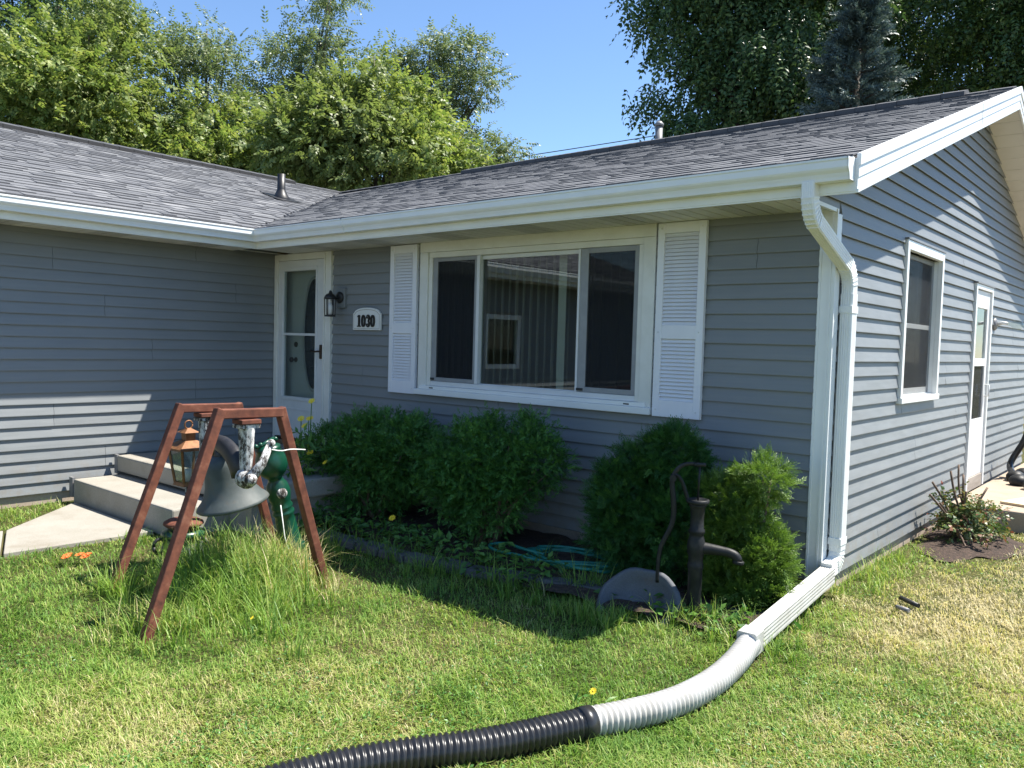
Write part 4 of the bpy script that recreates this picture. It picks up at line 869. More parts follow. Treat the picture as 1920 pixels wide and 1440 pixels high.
# garden hose
gh = MB(); hp_ = [(-1.13, -.60, .07)]
for k in range(64):
    a = k*2*math.pi/16+.6; rr = .25+.035*math.sin(k*.9)+.02*(k % 3); hp_.append((-1.46+rr*1.25*math.cos(a), -.66+rr*.72*math.sin(a), .075+.006*(k//16)+.012*(k/64)))
hp_ += [(-1.55, -.90, .10), (-1.75, -.93, .105), (-1.95, -.96, .11), (-2.05, -.90, .12), (-1.98, -.80, .125), (-1.80, -.82, .12), (-1.62, -.80, .11)]
gh.tube(smooth_path(hp_, .02), .0115, 8); gh.build('garden_hose', 'hose', None, org=(-1.5, -.7, 0), label='coiled green garden hose in the bed between shrubs', cat='hose')
# things beside the side door
bd = MB(); bd.hexa([(.40, 3.62, .195), (1.6, 3.32, .195), (1.75, 3.9, .195), (.55, 4.15, .195)], [(.40, 3.62, .215), (1.6, 3.32, .215), (1.75, 3.9, .215), (.55, 4.15, .215)])
bd.build('plywood_board', 'board', None, org=(1, 3.7, .195), label='bare plywood board lying on the patio', cat='board')
rg = thing('garden_ring', 'dark scalloped edging ring round a small flower bed', 'edging', (.75, 5.5, .19))
for k in range(14):
    a = 2*math.pi*k/14+.1; c_ = (.80+.55*math.cos(a), 5.45+.75*math.sin(a)); MB().ball((c_[0], c_[1], .235), .125, 12, 7, (.8, .9, .62)).build('scallop', 'pump_iron', rg)
MB().lathe([(.45, 0), (.46, .05), (.3, .075), (.02, .085)], (.80, 5.45, .192), (0, 0, 1), 20).build('soil_fill', 'soil', rg)
MB().tube(smooth_path([(.30, 5.25, .23), (.16, 5.6, .30), (.16, 5.7, .40), (.26, 5.72, .62), (.32, 5.74, .85), (.42, 5.8, 1.2), (.46, 5.85, 1.5)], .03), .035, 12).build('black_spout_pipe', 'pvc_black', None, org=(.3, 5.6, .2), label='black pipe rising from the ring by the side wall', cat='pipe')
tb = thing('metal_tubes', 'short grey metal tubes lying in grass by the gable', 'tubes', (.49, .18, .02))
MB().tube([(.43, .26, .035), (.56, .16, .035)], .015, 8).build('tube', 'black_iron', tb); MB().tube([(.46, .06, .03), (.54, .03, .03)], .014, 8).build('tube', 'vent_grey', tb)
# power line behind the house
A_ = at(640, 345, 26); Bq = at(2150, 92, 19); mid = (A_+Bq)/2-np.array((0, 0, .12))
MB().tube(smooth_path([A_+(A_-Bq)*.3, A_, mid, Bq, Bq+(Bq-A_)*.3], .8), .013, 5).build('power_line', 'cable', None, org=tuple(map(float, mid)), label='thin power cable crossing the sky behind the roof', cat='cable')

# ------------------------------------------------------------------ vegetation
def tris_of(quads): return np.array([t for q in quads for t in ((q[0], q[1], q[2]), (q[0], q[2], q[3]))], np.int32)
def leaf_t(l, w, fold=.25):                               # pointed folded leaf along +x
    v = np.array([(0, 0, 0), (l*.45, w/2, w*fold), (l, 0, -l*.06), (l*.45, -w/2, w*fold), (l*.5, 0, 0)]); return v, np.array([(0, 4, 1), (4, 2, 1), (0, 3, 4), (4, 3, 2)], np.int32)
def combine(parts):
    V, T, o = [], [], 0
    for v, t in parts: V.append(v); T.append(t+o); o += len(v)
    return np.concatenate(V), np.concatenate(T)
def quad_leaf(l, w):
    return np.array([(0, 0, 0), (l*.45, w/2, w*.12), (l, 0, -l*.1), (l*.45, -w/2, w*.12)]), np.array([(0, 3, 1), (1, 3, 2)], np.int32)
def spray_t(n, length, ll, lw, droop, seed):              # compound leaf / twig with leaflets
    rg_ = np.random.default_rng(seed); P_ = []
    for i in range(n):
        u = (i//2+.5)/(n/2); side = 1 if i % 2 else -1; base = np.array((length*u, 0, -droop*u*u)); a = side*math.radians(rg_.uniform(35, 65)) if i < n-1 else 0
        d = np.array([(math.cos(a), math.sin(a), -rg_.uniform(.1, .5))]); Rm = frames(d, np.array([rg_.uniform(-.5, .5)]))[0]; v, t = quad_leaf(ll*rg_.uniform(.75, 1.15), lw*rg_.uniform(.8, 1.15)); P_.append((v @ Rm.T+base, t))
    return combine(P_)
def grow(name, parent_thing, lobes, n, tmpl, mname, seed, outward=.5, droop=-.15, scale=(.8, 1.2), clump=0, crad=.4, tone=False, shell=.55):
    rg_ = np.random.default_rng(seed); pos = []; nor = []
    lobes = np.array(lobes, float); vol = np.prod(lobes[:, 3:6], 1)**.8; pk = rg_.choice(len(lobes), n if not clump else clump, p=vol/vol.sum())
    d = unit(rg_.normal(size=(len(pk), 3))); r_ = (shell+(1-shell)*rg_.random(len(pk))**.6)[:, None]
    c = lobes[pk, :3]+d*lobes[pk, 3:6]*r_; dn = unit(d/lobes[pk, 3:6])
    if clump:
        k = rg_.integers(0, clump, n); off = rg_.normal(size=(n, 3))*crad*np.array((1, 1, .7))*.6
        pos = c[k]+off; nor = unit(dn[k]+unit(off)*.7)
    else: pos, nor = c, dn
    dirs = nor*outward+rg_.normal(size=(n, 3))*.55+np.array((0, 0, droop)); sc = rg_.uniform(*scale, n)
    V, T = scatter(tmpl[0], tmpl[1], pos, frames(dirs, rg_.uniform(-1, 1, n)), sc)
    at_ = None
    if tone:
        depth = np.clip((r_[:, 0]-shell)/(1-shell), 0, 1) if not clump else rg_.random(n)
        tn = np.clip(rg_.normal(.42, .2, n), 0, 1); at_ = {'tone': np.repeat(tn, len(tmpl[0]))}
    me = fastmesh(name, V, T, mname, at_); return link(name, me, parent_thing)
def limb_mesh(base, top, r0, branches, seed, name, parent, m='bark', lobes=None):
    rg_ = random.Random(seed); base, top = np.array(base, float), np.array(top, float); mb = MB(); n = 8
    path = [base+(top-base)*i/n+np.array((rg_.uniform(-1, 1), rg_.uniform(-1, 1), 0))*r0*.5*(i > 0) for i in range(n+1)]
    mb.tube(path, [r0*(1-.8*i/n) for i in range(n+1)], 9)
    for k in range(branches):
        i = rg_.randint(2, n-1); s = path[i]
        if lobes is not None: l = lobes[k % len(lobes)]; e = np.array(l[:3])+np.array((rg_.uniform(-.4, .4)*l[3], rg_.uniform(-.4, .4)*l[4], rg_.uniform(-.4, .2)*l[5]))
        else: a = rg_.uniform(0, 6.28); e = s+np.array((math.cos(a), math.sin(a), rg_.uniform(.3, 1)))*np.linalg.norm(top-base)*.35
        q = [s+(e-s)*u+np.array((0, 0, .12*np.linalg.norm(e-s)*math.sin(u*3.1))) for u in (0, .33, .66, 1)]; rr = r0*(1-.8*i/n)*.55
        mb.tube(q, [rr, rr*.75, rr*.5, rr*.18], 6)
        for w in range(2):
            e2 = q[2]+np.array((rg_.uniform(-1, 1), rg_.uniform(-1, 1), rg_.uniform(-.1, .8)))*min(np.linalg.norm(e-s)*.35, .55); mb.tube([q[2], (q[2]+e2)/2+np.array((0, 0, .05)), e2], [rr*.4, rr*.25, rr*.08], 5)
    return mb.build(name, m, parent)

# --- trees beyond the house
def tree(name, label, cat, px, py_top, depth, height, lobes_rel, mname, n, tm, seed, group, clump, crad, droop=.12, trunk_r=.18, scale=(.8, 1.25)):
    b = at(px, 640, depth); b = np.array((b[0], b[1], 0.0)); t = thing(name, label, cat, tuple(b), group)
    lobes = [(b[0]+RGT[0]*l[0]+FWD[0]*l[1], b[1]+RGT[1]*l[0]+FWD[1]*l[1], l[2], l[3], l[3], l[4]) for l in lobes_rel]
    limb_mesh(b-np.array((0, 0, .1)), (b[0], b[1], height*.70), trunk_r, max(7, len(lobes)*2), seed, 'trunk', t, 'bark', lobes)
    grow('crown', t, lobes, int(n*1.25), tm, mname, seed+5, .7, droop, scale, clump, crad*.85, shell=.35); return t
def zpix(y, depth): return float(CAM[2]+depth*(ray(960, y)[2]))
T_MAPLE = spray_t(9, .26, .115, .060, .04, 3); T_ASH = spray_t(9, .28, .112, .046, .06, 4); T_DARK = spray_t(10, .38, .115, .055, .26, 5)
def lob(dep, *pix):                                       # lobes from (photo x offset, photo y, half width px, half height px, depth offset)
    s = dep/F_PX; return [(x*s, dz, zpix(y, dep), w*s, h*s) for x, y, w, h, dz in pix]
GT = 'trees beyond the house'
dep = 19
tree('maple_tree', 'yellow green tree left behind the wing roof', 'tree', 130, 40, dep, 10.5, lob(dep, (-80, 185, 95, 65, 0), (50, 130, 80, 70, .4), (-10, 210, 160, 100, -.6), (-130, 230, 110, 90, -.5), (60, 210, 120, 110, -.3), (0, 300, 190, 110, 0), (60, 75, 50, 50, 0)), 'mapleleaf', 5200, T_MAPLE, 101, GT, 300, .55)
dep = 25
tree('tall_tree', 'tall dark green tree at the upper left corner', 'tree', 60, 0, dep, 16, lob(dep, (-60, 0, 130, 110, 0), (70, 10, 110, 80, 0), (150, 20, 70, 60, .5), (-40, -120, 150, 120, 0), (60, 120, 160, 120, 1)), 'darkleaf', 3600, T_DARK, 111, GT, 200, .6)
dep = 21
tree('maple_tree', 'light green tree with arching twigs above the wing ridge', 'tree', 375, 40, dep, 10.8, lob(dep, (-5, 95, 45, 50, 0), (-70, 110, 35, 35, 0), (35, 90, 35, 40, .3), (-40, 165, 60, 45, -.4), (30, 175, 55, 50, -.4), (40, 260, 110, 75, 0), (-70, 250, 80, 70, .4), (0, 330, 150, 80, 0)), 'ashleaf', 3000, T_ASH, 121, GT, 200, .5)
dep = 22
tree('ash_tree', 'tall airy green tree rising behind the vent pipe', 'tree', 560, 0, dep, 13.5, lob(dep, (30, 70, 45, 50, 0), (55, 15, 30, 40, 0), (-35, 110, 38, 45, .3), (45, 140, 45, 45, -.3), (-20, 175, 60, 50, -.3), (-30, 240, 90, 70, 0), (40, 240, 60, 60, 0), (20, 310, 130, 90, .2)), 'ashleaf', 2900, T_ASH, 131, GT, 180, .5)
dep = 18
tree('maple_tree', 'bright yellow green leafy tree above the valley of the roofs', 'tree', 700, 180, dep, 8.3, lob(dep, (-50, 240, 80, 75, 0), (30, 225, 65, 70, 0), (-5, 175, 40, 40, 0), (-10, 120, 18, 40, 0), (70, 275, 70, 60, .2), (-110, 290, 100, 80, 0), (0, 310, 170, 80, -.3), (130, 310, 60, 45, 0)), 'mapleleaf', 3900, T_MAPLE, 141, GT, 220, .48)
dep = 23
tree('ash_tree', 'grey green tree with leaning limb beside the open sky', 'tree', 800, 90, dep, 11.5, lob(dep, (-5, 110, 32, 42, 0), (-75, 140, 40, 40, .5), (60, 120, 45, 26, 0), (95, 165, 32, 28, 0), (45, 185, 55, 32, 0), (-20, 200, 60, 50, .3), (75, 230, 32, 18, 0), (0, 300, 100, 50, 0)), 'ashleaf', 2500, T_ASH, 151, GT, 190, .45)
dep = 24
tree('ash_tree', 'small grey green tree peeking over the main ridge', 'tree', 910, 270, dep, 6.9, lob(dep, (0, 295, 50, 32, 0), (45, 285, 24, 28, 0), (-50, 300, 60, 40, 0), (0, 345, 90, 50, 0)), 'ashleaf', 1300, T_ASH, 161, GT, 80, .35)
dep = 20
tree('ash_tree', 'green tree filling the gap low behind the wing', 'tree', 470, 250, dep, 8.0, lob(dep, (0, 290, 110, 70, 0), (-80, 260, 80, 70, 0), (80, 280, 80, 70, 0), (0, 350, 180, 60, 0)), 'mapleleaf', 2300, T_MAPLE, 171, GT, 130, .5)
dep = 17
tree('weeping_tree', 'big dark weeping tree beside the open sky', 'tree', 1360, 0, dep, 17, lob(dep, (-115, 30, 75, 85, 0), (-120, 120, 50, 85, 0), (-100, 200, 55, 65, .2), (-40, -40, 140, 120, 0), (60, 60, 140, 130, .4), (10, 140, 110, 100, -.3), (-60, 235, 70, 45, 0), (90, 180, 110, 80, .5), (130, -30, 150, 120, .5), (20, -160, 220, 120, 0)), 'darkleaf', 6600, T_DARK, 181, GT, 380, .5, droop=-1.0)
dep = 21
tree('tall_tree', 'dark broad tree rising behind the blue spruce', 'tree', 1640, 0, dep, 18, lob(dep, (-90, 40, 120, 120, 0), (60, 20, 140, 120, 0), (0, 130, 150, 90, 0), (120, 120, 110, 90, .5), (-120, 160, 110, 80, .5), (0, -120, 230, 140, 0), (60, 200, 150, 60, 0)), 'darkleaf', 5200, T_DARK, 191, GT, 300, .6, droop=-.7)
dep = 18
tree('tall_tree', 'dark leafy tree at the upper right corner', 'tree', 1860, 0, dep, 16, lob(dep, (-20, 60, 100, 90, 0), (70, 40, 120, 110, 0), (20, 140, 100, 60, .3), (0, -60, 160, 120, 0), (90, 130, 110, 80, 0)), 'darkleaf', 3600, T_DARK, 201, GT, 200, .5, droop=-.6)
# blue spruce
b = at(1585, 640, 15); b = np.array((b[0], b[1], 0)); sp = thing('blue_spruce', 'blue grey spruce tree in front of the dark trees', 'tree', tuple(b), GT)
HS = zpix(-25, 15); MB().tube([b, (b[0], b[1], HS)], [.2, .03], 9).build('trunk', 'bark', sp)
rgs = np.random.default_rng(5); tw = MB(); needle = spray_t(14, .20, .07, .022, .03, 9); pos = []; dirs = []
for k in range(250):
    z = HS*(.45+.55*rgs.random()**.8); rr = (HS-z)/HS*2.9+.15; a = rgs.uniform(0, 6.283); ln = rr*rgs.uniform(.75, 1.1)
    d = np.array((math.cos(a), math.sin(a), -.12)); s = np.array((b[0], b[1], z))
    pts = [s+d*ln*u+np.array((0, 0, .18*ln*u*u-.05*ln*u)) for u in (0, .4, .75, 1)]; tw.tube(pts, [.022, .016, .010, .005], 5)
    for q in range(int(24*ln)+8):
        u = rgs.uniform(.04, 1); p = s+d*ln*u+np.array((0, 0, .18*ln*u*u-.05*ln*u)); sd_ = np.array((-d[1], d[0], 0))*rgs.choice((-1, 1)); w = rgs.uniform(0, .35)*(1.1-u)*ln
        pos.append(p+sd_*w+np.array((0, 0, -.15*w+rgs.normal()*.03))); dirs.append(d*.8+sd_*.6*(w > .05)+np.array((0, 0, rgs.uniform(-.1, .35))))
tw.build('branches', 'bark', sp)
V, T = scatter(needle[0], needle[1], np.array(pos), frames(np.array(dirs), rgs.uniform(-3, 3, len(pos))), rgs.uniform(.8, 1.3, len(pos)))
link('crown', fastmesh('crown', V, T, 'spruceleaf'), sp)

# --- yew shrubs
def needle_shoot(n, length, nl, nw, seed):
    rg_ = np.random.default_rng(seed); P_ = []
    for i in range(n):
        u = i/n; a = rg_.uniform(0, 6.283) if i % 3 == 0 else (math.pi/2*(1 if i % 2 else -1)+rg_.uniform(-.5, .5)); f_ = .55+.6*u
        d = np.array([(f_, math.sin(a)*.8, math.cos(a)*.5+.15)]); Rm = frames(d)[0]; l = nl*(1-.45*u)*rg_.uniform(.8, 1.1)
        v = np.array([(0, 0, 0), (l*.5, nw/2, 0), (l, 0, 0), (l*.5, -nw/2, 0)]); P_.append((v @ Rm.T+np.array((length*u, 0, 0)), np.array([(0, 3, 1), (1, 3, 2)], np.int32)))
    return combine(P_)
YEW = needle_shoot(14, .060, .023, .0056, 4)
def yew(label, base, lobes, n, seed):
    t = thing('yew_shrub', label, 'shrub', base, 'yew shrubs under the picture window'); mb = MB(); rg_ = random.Random(seed)
    for k in range(16):
        l = lobes[k % len(lobes)]; e = np.array(l[:3])+np.array([rg_.uniform(-.7, .7)*l[3+i] for i in range(3)]); s = np.array(base)+np.array((rg_.uniform(-.1, .1), rg_.uniform(-.06, .06), -.03))
        mb.tube([s, s+(e-s)*.4+np.array((0, 0, .06)), e], [.020, .013, .004], 6)
    mb.build('stem', 'twig', t)
    rg2 = np.random.default_rng(seed); pk = rg2.choice(len(lobes), 60); lb = np.array(lobes)
    grow('foliage', t, lobes, int(n*2.0), YEW, 'yewleaf', seed+1, .9, .02, (.75, 1.35), 260, .085, True, .62); grow('inner_foliage', t, [(l[0], l[1], l[2], l[3]*.75, l[4]*.75, l[5]*.75) for l in lobes], n//5, YEW, 'yewleaf', seed+2, .3, .2, (.8, 1.3), 0, .1, True, .2); return t
yew('dark green yew shrub nearest the front steps', (-3.55, -.70, .03), [(-3.60, -.66, .58, .54, .38, .34), (-4.10, -.74, .52, .34, .32, .27), (-3.20, -.64, .62, .32, .34, .32), (-3.65, -.70, .36, .54, .36, .26), (-3.45, -.58, .79, .38, .28, .15)], 6000, 31)
yew('dark green yew shrub under the window centre', (-2.25, -.72, .03), [(-2.36, -.62, .64, .40, .36, .34), (-1.98, -.58, .70, .27, .30, .28), (-2.62, -.62, .58, .30, .34, .30), (-2.35, -.66, .38, .42, .34, .24), (-2.18, -.56, .88, .30, .26, .15)], 5400, 41)
# --- arborvitae
def cedar_t(seed):
    rg_ = np.random.default_rng(seed); P_ = []
    for i in range(13):
        u = (i+.5)/13; sd_ = 1 if i % 2 else -1; a = sd_*math.radians(rg_.uniform(25, 48)); l = .030*(1-.5*u)*rg_.uniform(.8, 1.2) if i < 12 else .022
        if i == 12: a = 0
        d = np.array([(math.cos(a), math.sin(a), rg_.uniform(-.25, .25))]); Rm = frames(d)[0]; w = .0048
        v = np.array([(0, 0, 0), (l*.6, w/2, .001), (l, 0, 0), (l*.6, -w/2, .001)]); P_.append((v @ Rm.T+np.array((.062*u, 0, 0)), np.array([(0, 3, 1), (1, 3, 2)], np.int32)))
    return combine(P_)
FAN = cedar_t(6)
def arb(label, base, lobes, n, seed, m):
    t = thing('cedar_shrub', label, 'shrub', base, 'cedar shrubs by the corner'); mb = MB(); rg_ = random.Random(seed)
    for k in range(10):
        l = lobes[k % len(lobes)]; e = np.array(l[:3])+np.array([rg_.uniform(-.5, .5)*l[3+i] for i in range(3)]); s = np.array(base)+np.array((0, 0, -.03)); mb.tube([s, s+(e-s)*.5+np.array((0, 0, .05)), e], [.028, .016, .005], 6)
    mb.build('stem', 'twig', t)
    grow('foliage', t, lobes, n, FAN, m, seed+1, .8, .3, (.75, 1.25), int(n/26), .045, True, .75); grow('inner_foliage', t, [(l[0], l[1], l[2], l[3]*.8, l[4]*.8, l[5]*.8) for l in lobes], n//5, FAN, m, seed+2, .5, .3, (.9, 1.3), 0, .1, True, .4); return t
arb('dark rounded cedar shrub left of the pump', (-1.0, -.55, .03), [(-1.06, -.54, .50, .30, .30, .36), (-1.10, -.54, .28, .29, .30, .26), (-.82, -.48, .72, .22, .24, .34), (-.80, -.48, .92, .14, .16, .18), (-1.10, -.52, .74, .19, .22, .16), (-.70, -.56, .38, .25, .26, .32), (-1.40, -.42, .52, .08, .10, .11)], 11500, 51, 'arbleaf')
arb('bright green cedar shrub by the corner post', (-.22, -.55, .03), [(-.19, -.50, .785, .135, .14, .13), (-.385, -.54, .685, .115, .13, .12), (-.30, -.52, .52, .15, .18, .13), (-.42, -.58, .36, .15, .18, .22), (-.13, -.56, .32, .13, .17, .17), (-.28, -.60, .18, .22, .20, .15), (-.15, -.58, .13, .16, .18, .12)], 9500, 61, 'arbleaf_bright')

# --- yellow flowers by the landing
def blossom(c, r, m, parent, name='flower', nrm=(0, -.4, 1)):
    mb = MB(); q = Vector(nrm).normalized().to_track_quat('Z', 'Y').to_matrix()
    for k in range(12):
        a = k*math.pi/6; w = .26
        pts = [(0.15*r*math.cos(a), .15*r*math.sin(a), 0), (r*.7*math.cos(a-w), r*.7*math.sin(a-w), .15*r), (r*math.cos(a), r*math.sin(a), .08*r*(1+k % 2)), (r*.7*math.cos(a+w), r*.7*math.sin(a+w), .15*r)]
        mb.add([tuple(Vector(c)+q @ Vector(p)) for p in pts], [(0, 1, 2, 3)])
    mb.ball(c, r*.28, 8, 5); return mb.build(name, m, parent)
LEAF = leaf_t(.10, .026)
def stalk_plant(name, label, base, heads, leaves, seed, m='yellow', fr_=.032, group=None, leafm='weedleaf', leafscale=(.7, 1.4), spread=.12, htop=.5):
    t = thing(name, label, 'flower', base, group); rg_ = np.random.default_rng(seed); mb = MB()
    for h in heads: mb.tube(smooth_path([np.array(base)+np.array((rg_.uniform(-.04, .04), rg_.uniform(-.04, .04), -.02)), (np.array(base)*.5+np.array(h)*.5)+rg_.normal(size=3)*.02, np.array(h)], .05), .004, 5)
    mb.build('stem', leafm, t)
    for h in heads: blossom(tuple(h), fr_*rg_.uniform(.8, 1.15), m, t, nrm=(rg_.uniform(-.1, .5), -.7, .8))
    pos = np.array(base)+np.stack([rg_.normal(size=leaves)*spread, rg_.normal(size=leaves)*spread, rg_.uniform(.03, htop, leaves)], 1); d = rg_.normal(size=(leaves, 3))+np.array((0, 0, .2))
    V, T = scatter(LEAF[0], LEAF[1], pos, frames(d, rg_.uniform(-1, 1, leaves)), rg_.uniform(*leafscale, leaves)); link('leaves', fastmesh('leaves', V, T, leafm), t); return t
stalk_plant('yellow_daisies', 'tall yellow daisies beside the landing at the yew', (-3.98, -1.12, 0), [(-4.02, -1.05, 1.035), (-4.17, -1.05, .87), (-4.10, -1.02, .875), (-4.04, -1.04, .885), (-4.10, -1.06, .815), (-3.96, -1.10, .60), (-3.75, -1.1, .54)], 260, 71, leafscale=(.8, 1.6), spread=.10, htop=.78)
stalk_plant('yellow_flower', 'single yellow flower in front of the yew shrubs', (-2.93, -1.08, 0), [(-2.95, -1.05, .19)], 26, 72, fr_=.034, spread=.07, htop=.12)
stalk_plant('dandelion', 'tiny yellow dandelion beside the white drain hose', (-.125, -2.36, 0), [(-.125, -2.36, .075)], 10, 73, fr_=.017, spread=.04, htop=.03, leafscale=(.4, .7))
stalk_plant('dandelion', 'tiny yellow dandelion in the grass below the bell', (-1.87, -2.95, 0), [(-1.87, -2.95, .12)], 10, 74, fr_=.013, spread=.04, htop=.03, leafscale=(.4, .7))
of = thing('orange_flower', 'flattened orange bloom lying on the left lawn', 'flower', (-3.9, -3.01, .03))
rgo = np.random.default_rng(8)
for k in range(5): blossom((-3.9+rgo.normal()*.04, -3.01+rgo.normal()*.03, .06+rgo.random()*.015), .035, 'orange', of, 'petals', (0, -.2, 1))
# --- rose bush by the gable wall
rb_ = thing('rose_bush', 'low scrubby rose bush with bare canes at the gable wall', 'shrub', (.36, 2.45, 0)); rgr = np.random.default_rng(13); mb = MB()
canes = [(.10, 2.3, .52), (.13, 2.1, .44), (.22, 2.4, .62), (.25, 2.55, .66), (.30, 2.5, .58), (.16, 2.25, .38), (.48, 2.6, .50), (.36, 2.35, .46)]
for c in canes: mb.tube(smooth_path([(.33+rgr.normal()*.07, 2.4+rgr.normal()*.1, -.02), ((c[0]+.33)/2, (c[1]+2.4)/2, c[2]*.6), c], .06), .009, 6)
mb.build('canes', 'twig', rb_)
grow('foliage', rb_, [(.36, 2.35, .17, .20, .32, .15), (.42, 2.60, .20, .17, .28, .16), (.28, 2.5, .30, .13, .2, .12)], 420, spray_t(5, .07, .045, .028, .02, 8), 'roseleaf', 14, .5, .1, (.7, 1.2), 60, .09, False, .3)
stalk_plant('flower_clump', 'leafy pale flowering clump inside the garden ring', (.78, 5.4, .27), [(.7, 5.3, .62), (.85, 5.5, .66)], 160, 75, m='bulb', spread=.16, htop=.32)

# ------------------------------------------------------------------ grass
def vnoise(x, y, s, seed):
    rg_ = np.random.default_rng(seed); G = rg_.random((256, 256)); xi, yi = x*s+100, y*s+100; i, j = np.floor(xi).astype(int), np.floor(yi).astype(int); u, v = xi-i, yi-j; u = u*u*(3-2*u); v = v*v*(3-2*v)
    g = lambda a, b: G[a % 256, b % 256]; return (g(i, j)*(1-u)+g(i+1, j)*u)*(1-v)+(g(i, j+1)*(1-u)+g(i+1, j+1)*u)*v
walk_poly = np.array(WL+WR[::-1])
def in_poly(x, y, poly):
    r_ = np.zeros(len(x), bool); n = len(poly)
    for i in range(n):
        (x0, y0), (x1, y1) = poly[i], poly[i-1]; c = ((y0 > y) != (y1 > y)) & (x < (x1-x0)*(y-y0)/(y1-y0+1e-12)+x0); r_ ^= c
    return r_
ex, ey = edp[:, 0], edp[:, 1]
def lawn_ok(x, y):
    ok = np.ones(len(x), bool)
    ok &= ~((x < .02) & (x > -L-.01) & (y > -.05)); ok &= ~((x < -L+.02) & (y > WY)); ok &= ~in_poly(x, y, walk_poly)
    ok &= ~((x < -3.74) & (y > -2.24)); ok &= ~((x > -.02) & (y > 3.24)); ok &= ~(((x-.40)/.34)**2+((y-2.42)/.62)**2 < 1)
    o = np.argsort(ex); edge = np.interp(x, ex[o], ey[o]); ok &= ~((x > -3.7) & (x < .02) & (y > edge+.02)); return ok
def sample_ground(n, seed, margin=260):
    rg_ = np.random.default_rng(seed); px = rg_.uniform(-margin, 1920+margin, n); py = 800+(1440+220-800)*rg_.random(n)**.85
    d = FWD[None]+RGT[None]*((px-960)/F_PX)[:, None]+UPV[None]*((720-py)/F_PX)[:, None]; t = -CAM[2]/d[:, 2]; ok = (t > 0) & (t < 16); p = CAM+d*t[:, None]; return p[ok, 0], p[ok, 1]
def blades(x, y, h, w, lean, dry, az, seg=2, z0=0.0):
    n = len(x); dx, dy = np.cos(az), np.sin(az); sxn, syn = -dy, dx; V = []
    us = [0, .5, 1] if seg == 2 else [0, .35, .7, 1]
    for u in us:
        off = lean*h*u*u; zz = h*u*np.sqrt(np.clip(1-(lean*u*.85)**2, .1, 1)); c = np.stack([x+dx*off, y+dy*off, zz+z0], 1); ww = w*(1-u**1.6)*.5
        if u < 1: V += [c+np.stack([sxn*ww, syn*ww, 0*ww], 1), c-np.stack([sxn*ww, syn*ww, 0*ww], 1)]
        else: V += [c]
    k = len(V); V = np.stack(V, 1).reshape(-1, 3); t = []
    for s in range(len(us)-2): a = 2*s; t += [(a, a+1, a+3), (a, a+3, a+2)]
    a = 2*(len(us)-2); t += [(a, a+1, a+2)]; T = (np.array(t)[None]+(np.arange(n)*k)[:, None, None]).reshape(-1, 3); return V, T, np.repeat(dry, k)
def dryness(x, y, rg_):
    b = vnoise(x, y, .9, 1)*.30+vnoise(x, y, 3.3, 2)*.28+vnoise(x, y, 11, 3)*.24+vnoise(x, y, 27, 4)*.18
    d = .36+(b-.5)*1.05
    d += .30*np.exp(-(((x-.75)/.35)**2+((y-.55)/.8)**2))+.24*np.clip((x-.05)/.7, 0, 1)+.18*np.clip((x-.1)/.4, 0, 1)*np.clip((y+1.2)/1.0, 0, 1)+.12*np.clip((-y-2.5)/1.2, 0, 1)*np.clip((x+2.6)/2, 0, 1)
    d -= .10*np.clip((-x-1.2)/1.5, 0, 1); return np.clip(d+rg_.normal(size=len(x))*.19, 0, 1)
rgg = np.random.default_rng(21)
x, y = sample_ground(265000, 22); qx, qy = rgg.uniform(-6.1, 6.5, 60000), rgg.uniform(-8.5, 7.5, 60000)
qd = np.stack([qx, qy, 0*qx], 1)-CAM; qz = qd @ FWD; qs = 960+F_PX*(qd @ RGT)/np.where(qz > .1, qz, .1); out_ = (qz < .3) | (qs < -260) | (qs > 2180); x, y = np.r_[x, qx[out_]], np.r_[y, qy[out_]]
ok = lawn_ok(x, y); x, y = x[ok], y[ok]
# the hose presses the grass flat
hose_xy = np.concatenate([wp[::6, :2], bp_[::6, :2]]); near_h = np.zeros(len(x), bool)
for q in hose_xy[::3]: near_h |= (x-q[0])**2+(y-q[1])**2 < .052**2
for q in np.linspace(0, 1, 40): c = xs_+(x_end-xs_)*q; near_h |= (x-c[0])**2+(y-c[1])**2 < .04**2
x, y = x[~near_h], y[~near_h]
cl = vnoise(x, y, 5.5, 6); tall = vnoise(x, y, 1.6, 8)
h = (.022+.036*rgg.random(len(x))**1.5)*(.60+.85*cl)*(.75+.5*tall); fs_ = np.sqrt((x-CAM[0])**2+(y-CAM[1])**2)
dry = dryness(x, y, rgg); az = vnoise(x, y, 3.2, 9)*12+rgg.normal(size=len(x))*1.5
V1, T1, D1 = blades(x, y, h, rgg.uniform(.6, 1.7, len(x))*.0033+.0009*np.clip(fs_-2.5, 0, 6)*.8, np.clip(rgg.normal(.88, .30, len(x)), .1, 1.17), dry, az)
me = fastmesh('lawn_grass', V1, T1, 'grass', {'dry': D1}); link('lawn_grass', me, kind='stuff', label='short mown lawn grass with dry patches', cat='grass')
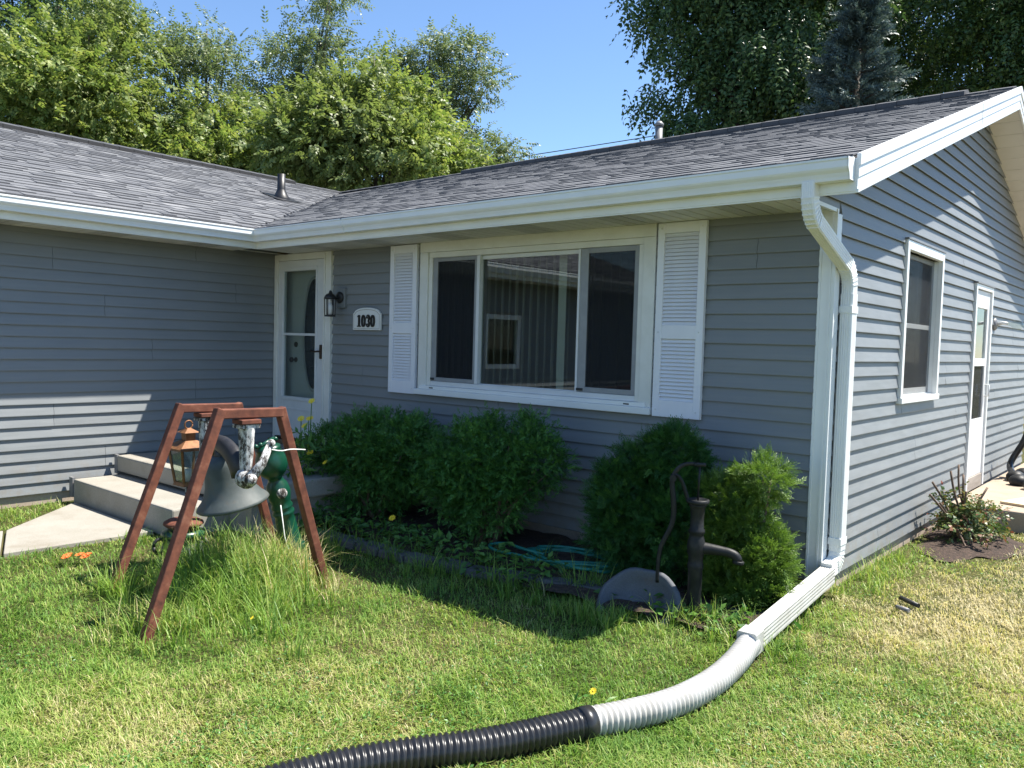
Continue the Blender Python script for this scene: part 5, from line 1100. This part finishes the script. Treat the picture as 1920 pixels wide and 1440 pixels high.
# longer grass: tall tufts around the bell, the basin, the hose and the wall
tx, ty, th, td = [], [], [], []
def tufts(n, cx, cy, sx, sy, h0, h1, dry0, per=14):
    for k in range(n):
        a, b = rgg.normal(cx, sx), rgg.normal(cy, sy); m = per+int(rgg.integers(-4, 5)); tx.append(a+rgg.normal(size=m)*.022); ty.append(b+rgg.normal(size=m)*.022); hh = rgg.uniform(h0, h1); th.append(hh*rgg.uniform(.5, 1.1, m)); td.append(np.clip(dry0+rgg.normal(size=m)*.16, 0, 1))
tufts(120, -2.78, -2.55, .26, .22, .22, .50, .25); tufts(110, -2.55, -2.75, .33, .22, .16, .36, .28); tufts(70, -2.30, -2.9, .22, .22, .10, .24, .4); tufts(40, -2.62, -2.40, .2, .12, .24, .44, .6)
tufts(60, -2.78, -2.15, .18, .10, .20, .38, .85); tufts(26, -2.42, -2.25, .14, .12, .14, .24, .7); tufts(24, -2.35, -3.2, .08, .12, .10, .24, .5); tufts(20, -3.1, -3.05, .08, .08, .12, .28, .35); tufts(16, -3.3, -2.65, .16, .1, .15, .34, .3)
tufts(40, -1.9, -1.35, .7, .10, .08, .26, .18); tufts(30, -2.9, -1.45, .5, .1, .08, .30, .18); tufts(36, -.75, -1.42, .22, .08, .07, .17, .35); tufts(40, -.30, -1.05, .22, .08, .08, .22, .35)
tufts(26, -.02, -1.15, .10, .22, .07, .18, .35); tufts(22, .10, -.75, .06, .3, .06, .16, .4); tufts(40, .14, .75, .06, .5, .07, .20, .45); tufts(16, .25, -1.2, .08, .2, .06, .14, .3); tufts(14, -1.12, -1.0, .08, .05, .12, .30, .2); tufts(20, -4.6, -2.45, .3, .1, .06, .16, .3); tufts(26, -5.75, -2.75, .16, .25, .06, .15, .45); tufts(16, -3.9, -1.95, .3, .1, .06, .2, .3); tufts(12, -1.9, -.95, .5, .15, .1, .28, .2)
tx, ty, th, td = map(np.concatenate, (tx, ty, th, td)); ok = ~in_poly(tx, ty, walk_poly) & ~((tx < -4.15) & (ty > -2.22)) & (tx > -L+.03) & ~((tx < 0.03) & (ty > -.05)); tx, ty, th, td = tx[ok], ty[ok], th[ok], td[ok]
V2, T2, D2 = blades(tx, ty, th, rgg.uniform(.004, .0085, len(tx)), np.clip(rgg.normal(.6, .28, len(tx)), .05, 1.05), td, rgg.uniform(0, 6.283, len(tx)), 3, -.005)
link('tall_grass', fastmesh('tall_grass', V2, T2, 'grass', {'dry': D2}), kind='stuff', label='uncut tall grass round the bell frame and along the bed', cat='grass')
# broad leaved weeds and clover
wx, wy = sample_ground(24000, 33); ok = lawn_ok(wx, wy) & (vnoise(wx, wy, 1.3, 12) > .56); wx, wy = wx[ok], wy[ok]
wp_ = np.stack([wx, wy, rgg.uniform(.008, .035, len(wx))], 1); bx = rgg.uniform(-3.95, -1.35, 900); by = rgg.normal(-1.12, .13, 900); bz = rgg.uniform(.03, .17, 900)
ax_ = np.concatenate([wp_, np.stack([bx, by, bz], 1), np.stack([rgg.normal(-.25, .25, 160), rgg.normal(-1.05, .1, 160), rgg.uniform(.03, .10, 160)], 1)])
dd_ = rgg.normal(size=(len(ax_), 3))*np.array((1, 1, .35))+np.array((0, 0, .15)); lf1 = leaf_t(.055, .034, .15); scw = np.where(np.arange(len(ax_)) < len(wp_), rgg.uniform(.22, .42, len(ax_)), rgg.uniform(.6, 1.5, len(ax_)))
V3, T3 = scatter(lf1[0], lf1[1], ax_, frames(dd_, rgg.uniform(-.6, .6, len(ax_))), scw); link('broadleaf_weeds', fastmesh('broadleaf_weeds', V3, T3, 'weedleaf'), kind='stuff', label='low broad leaved weeds in the lawn and bed', cat='weeds')

# three levels at most: thing > part > sub-part (parts of the house keep their world place)
for o in list(SC.objects):
    def depth_of(q):
        n = 0
        while q.parent: q = q.parent; n += 1
        return n
    while depth_of(o) > 2:
        o.parent = o.parent.parent; o.matrix_parent_inverse = Matrix()
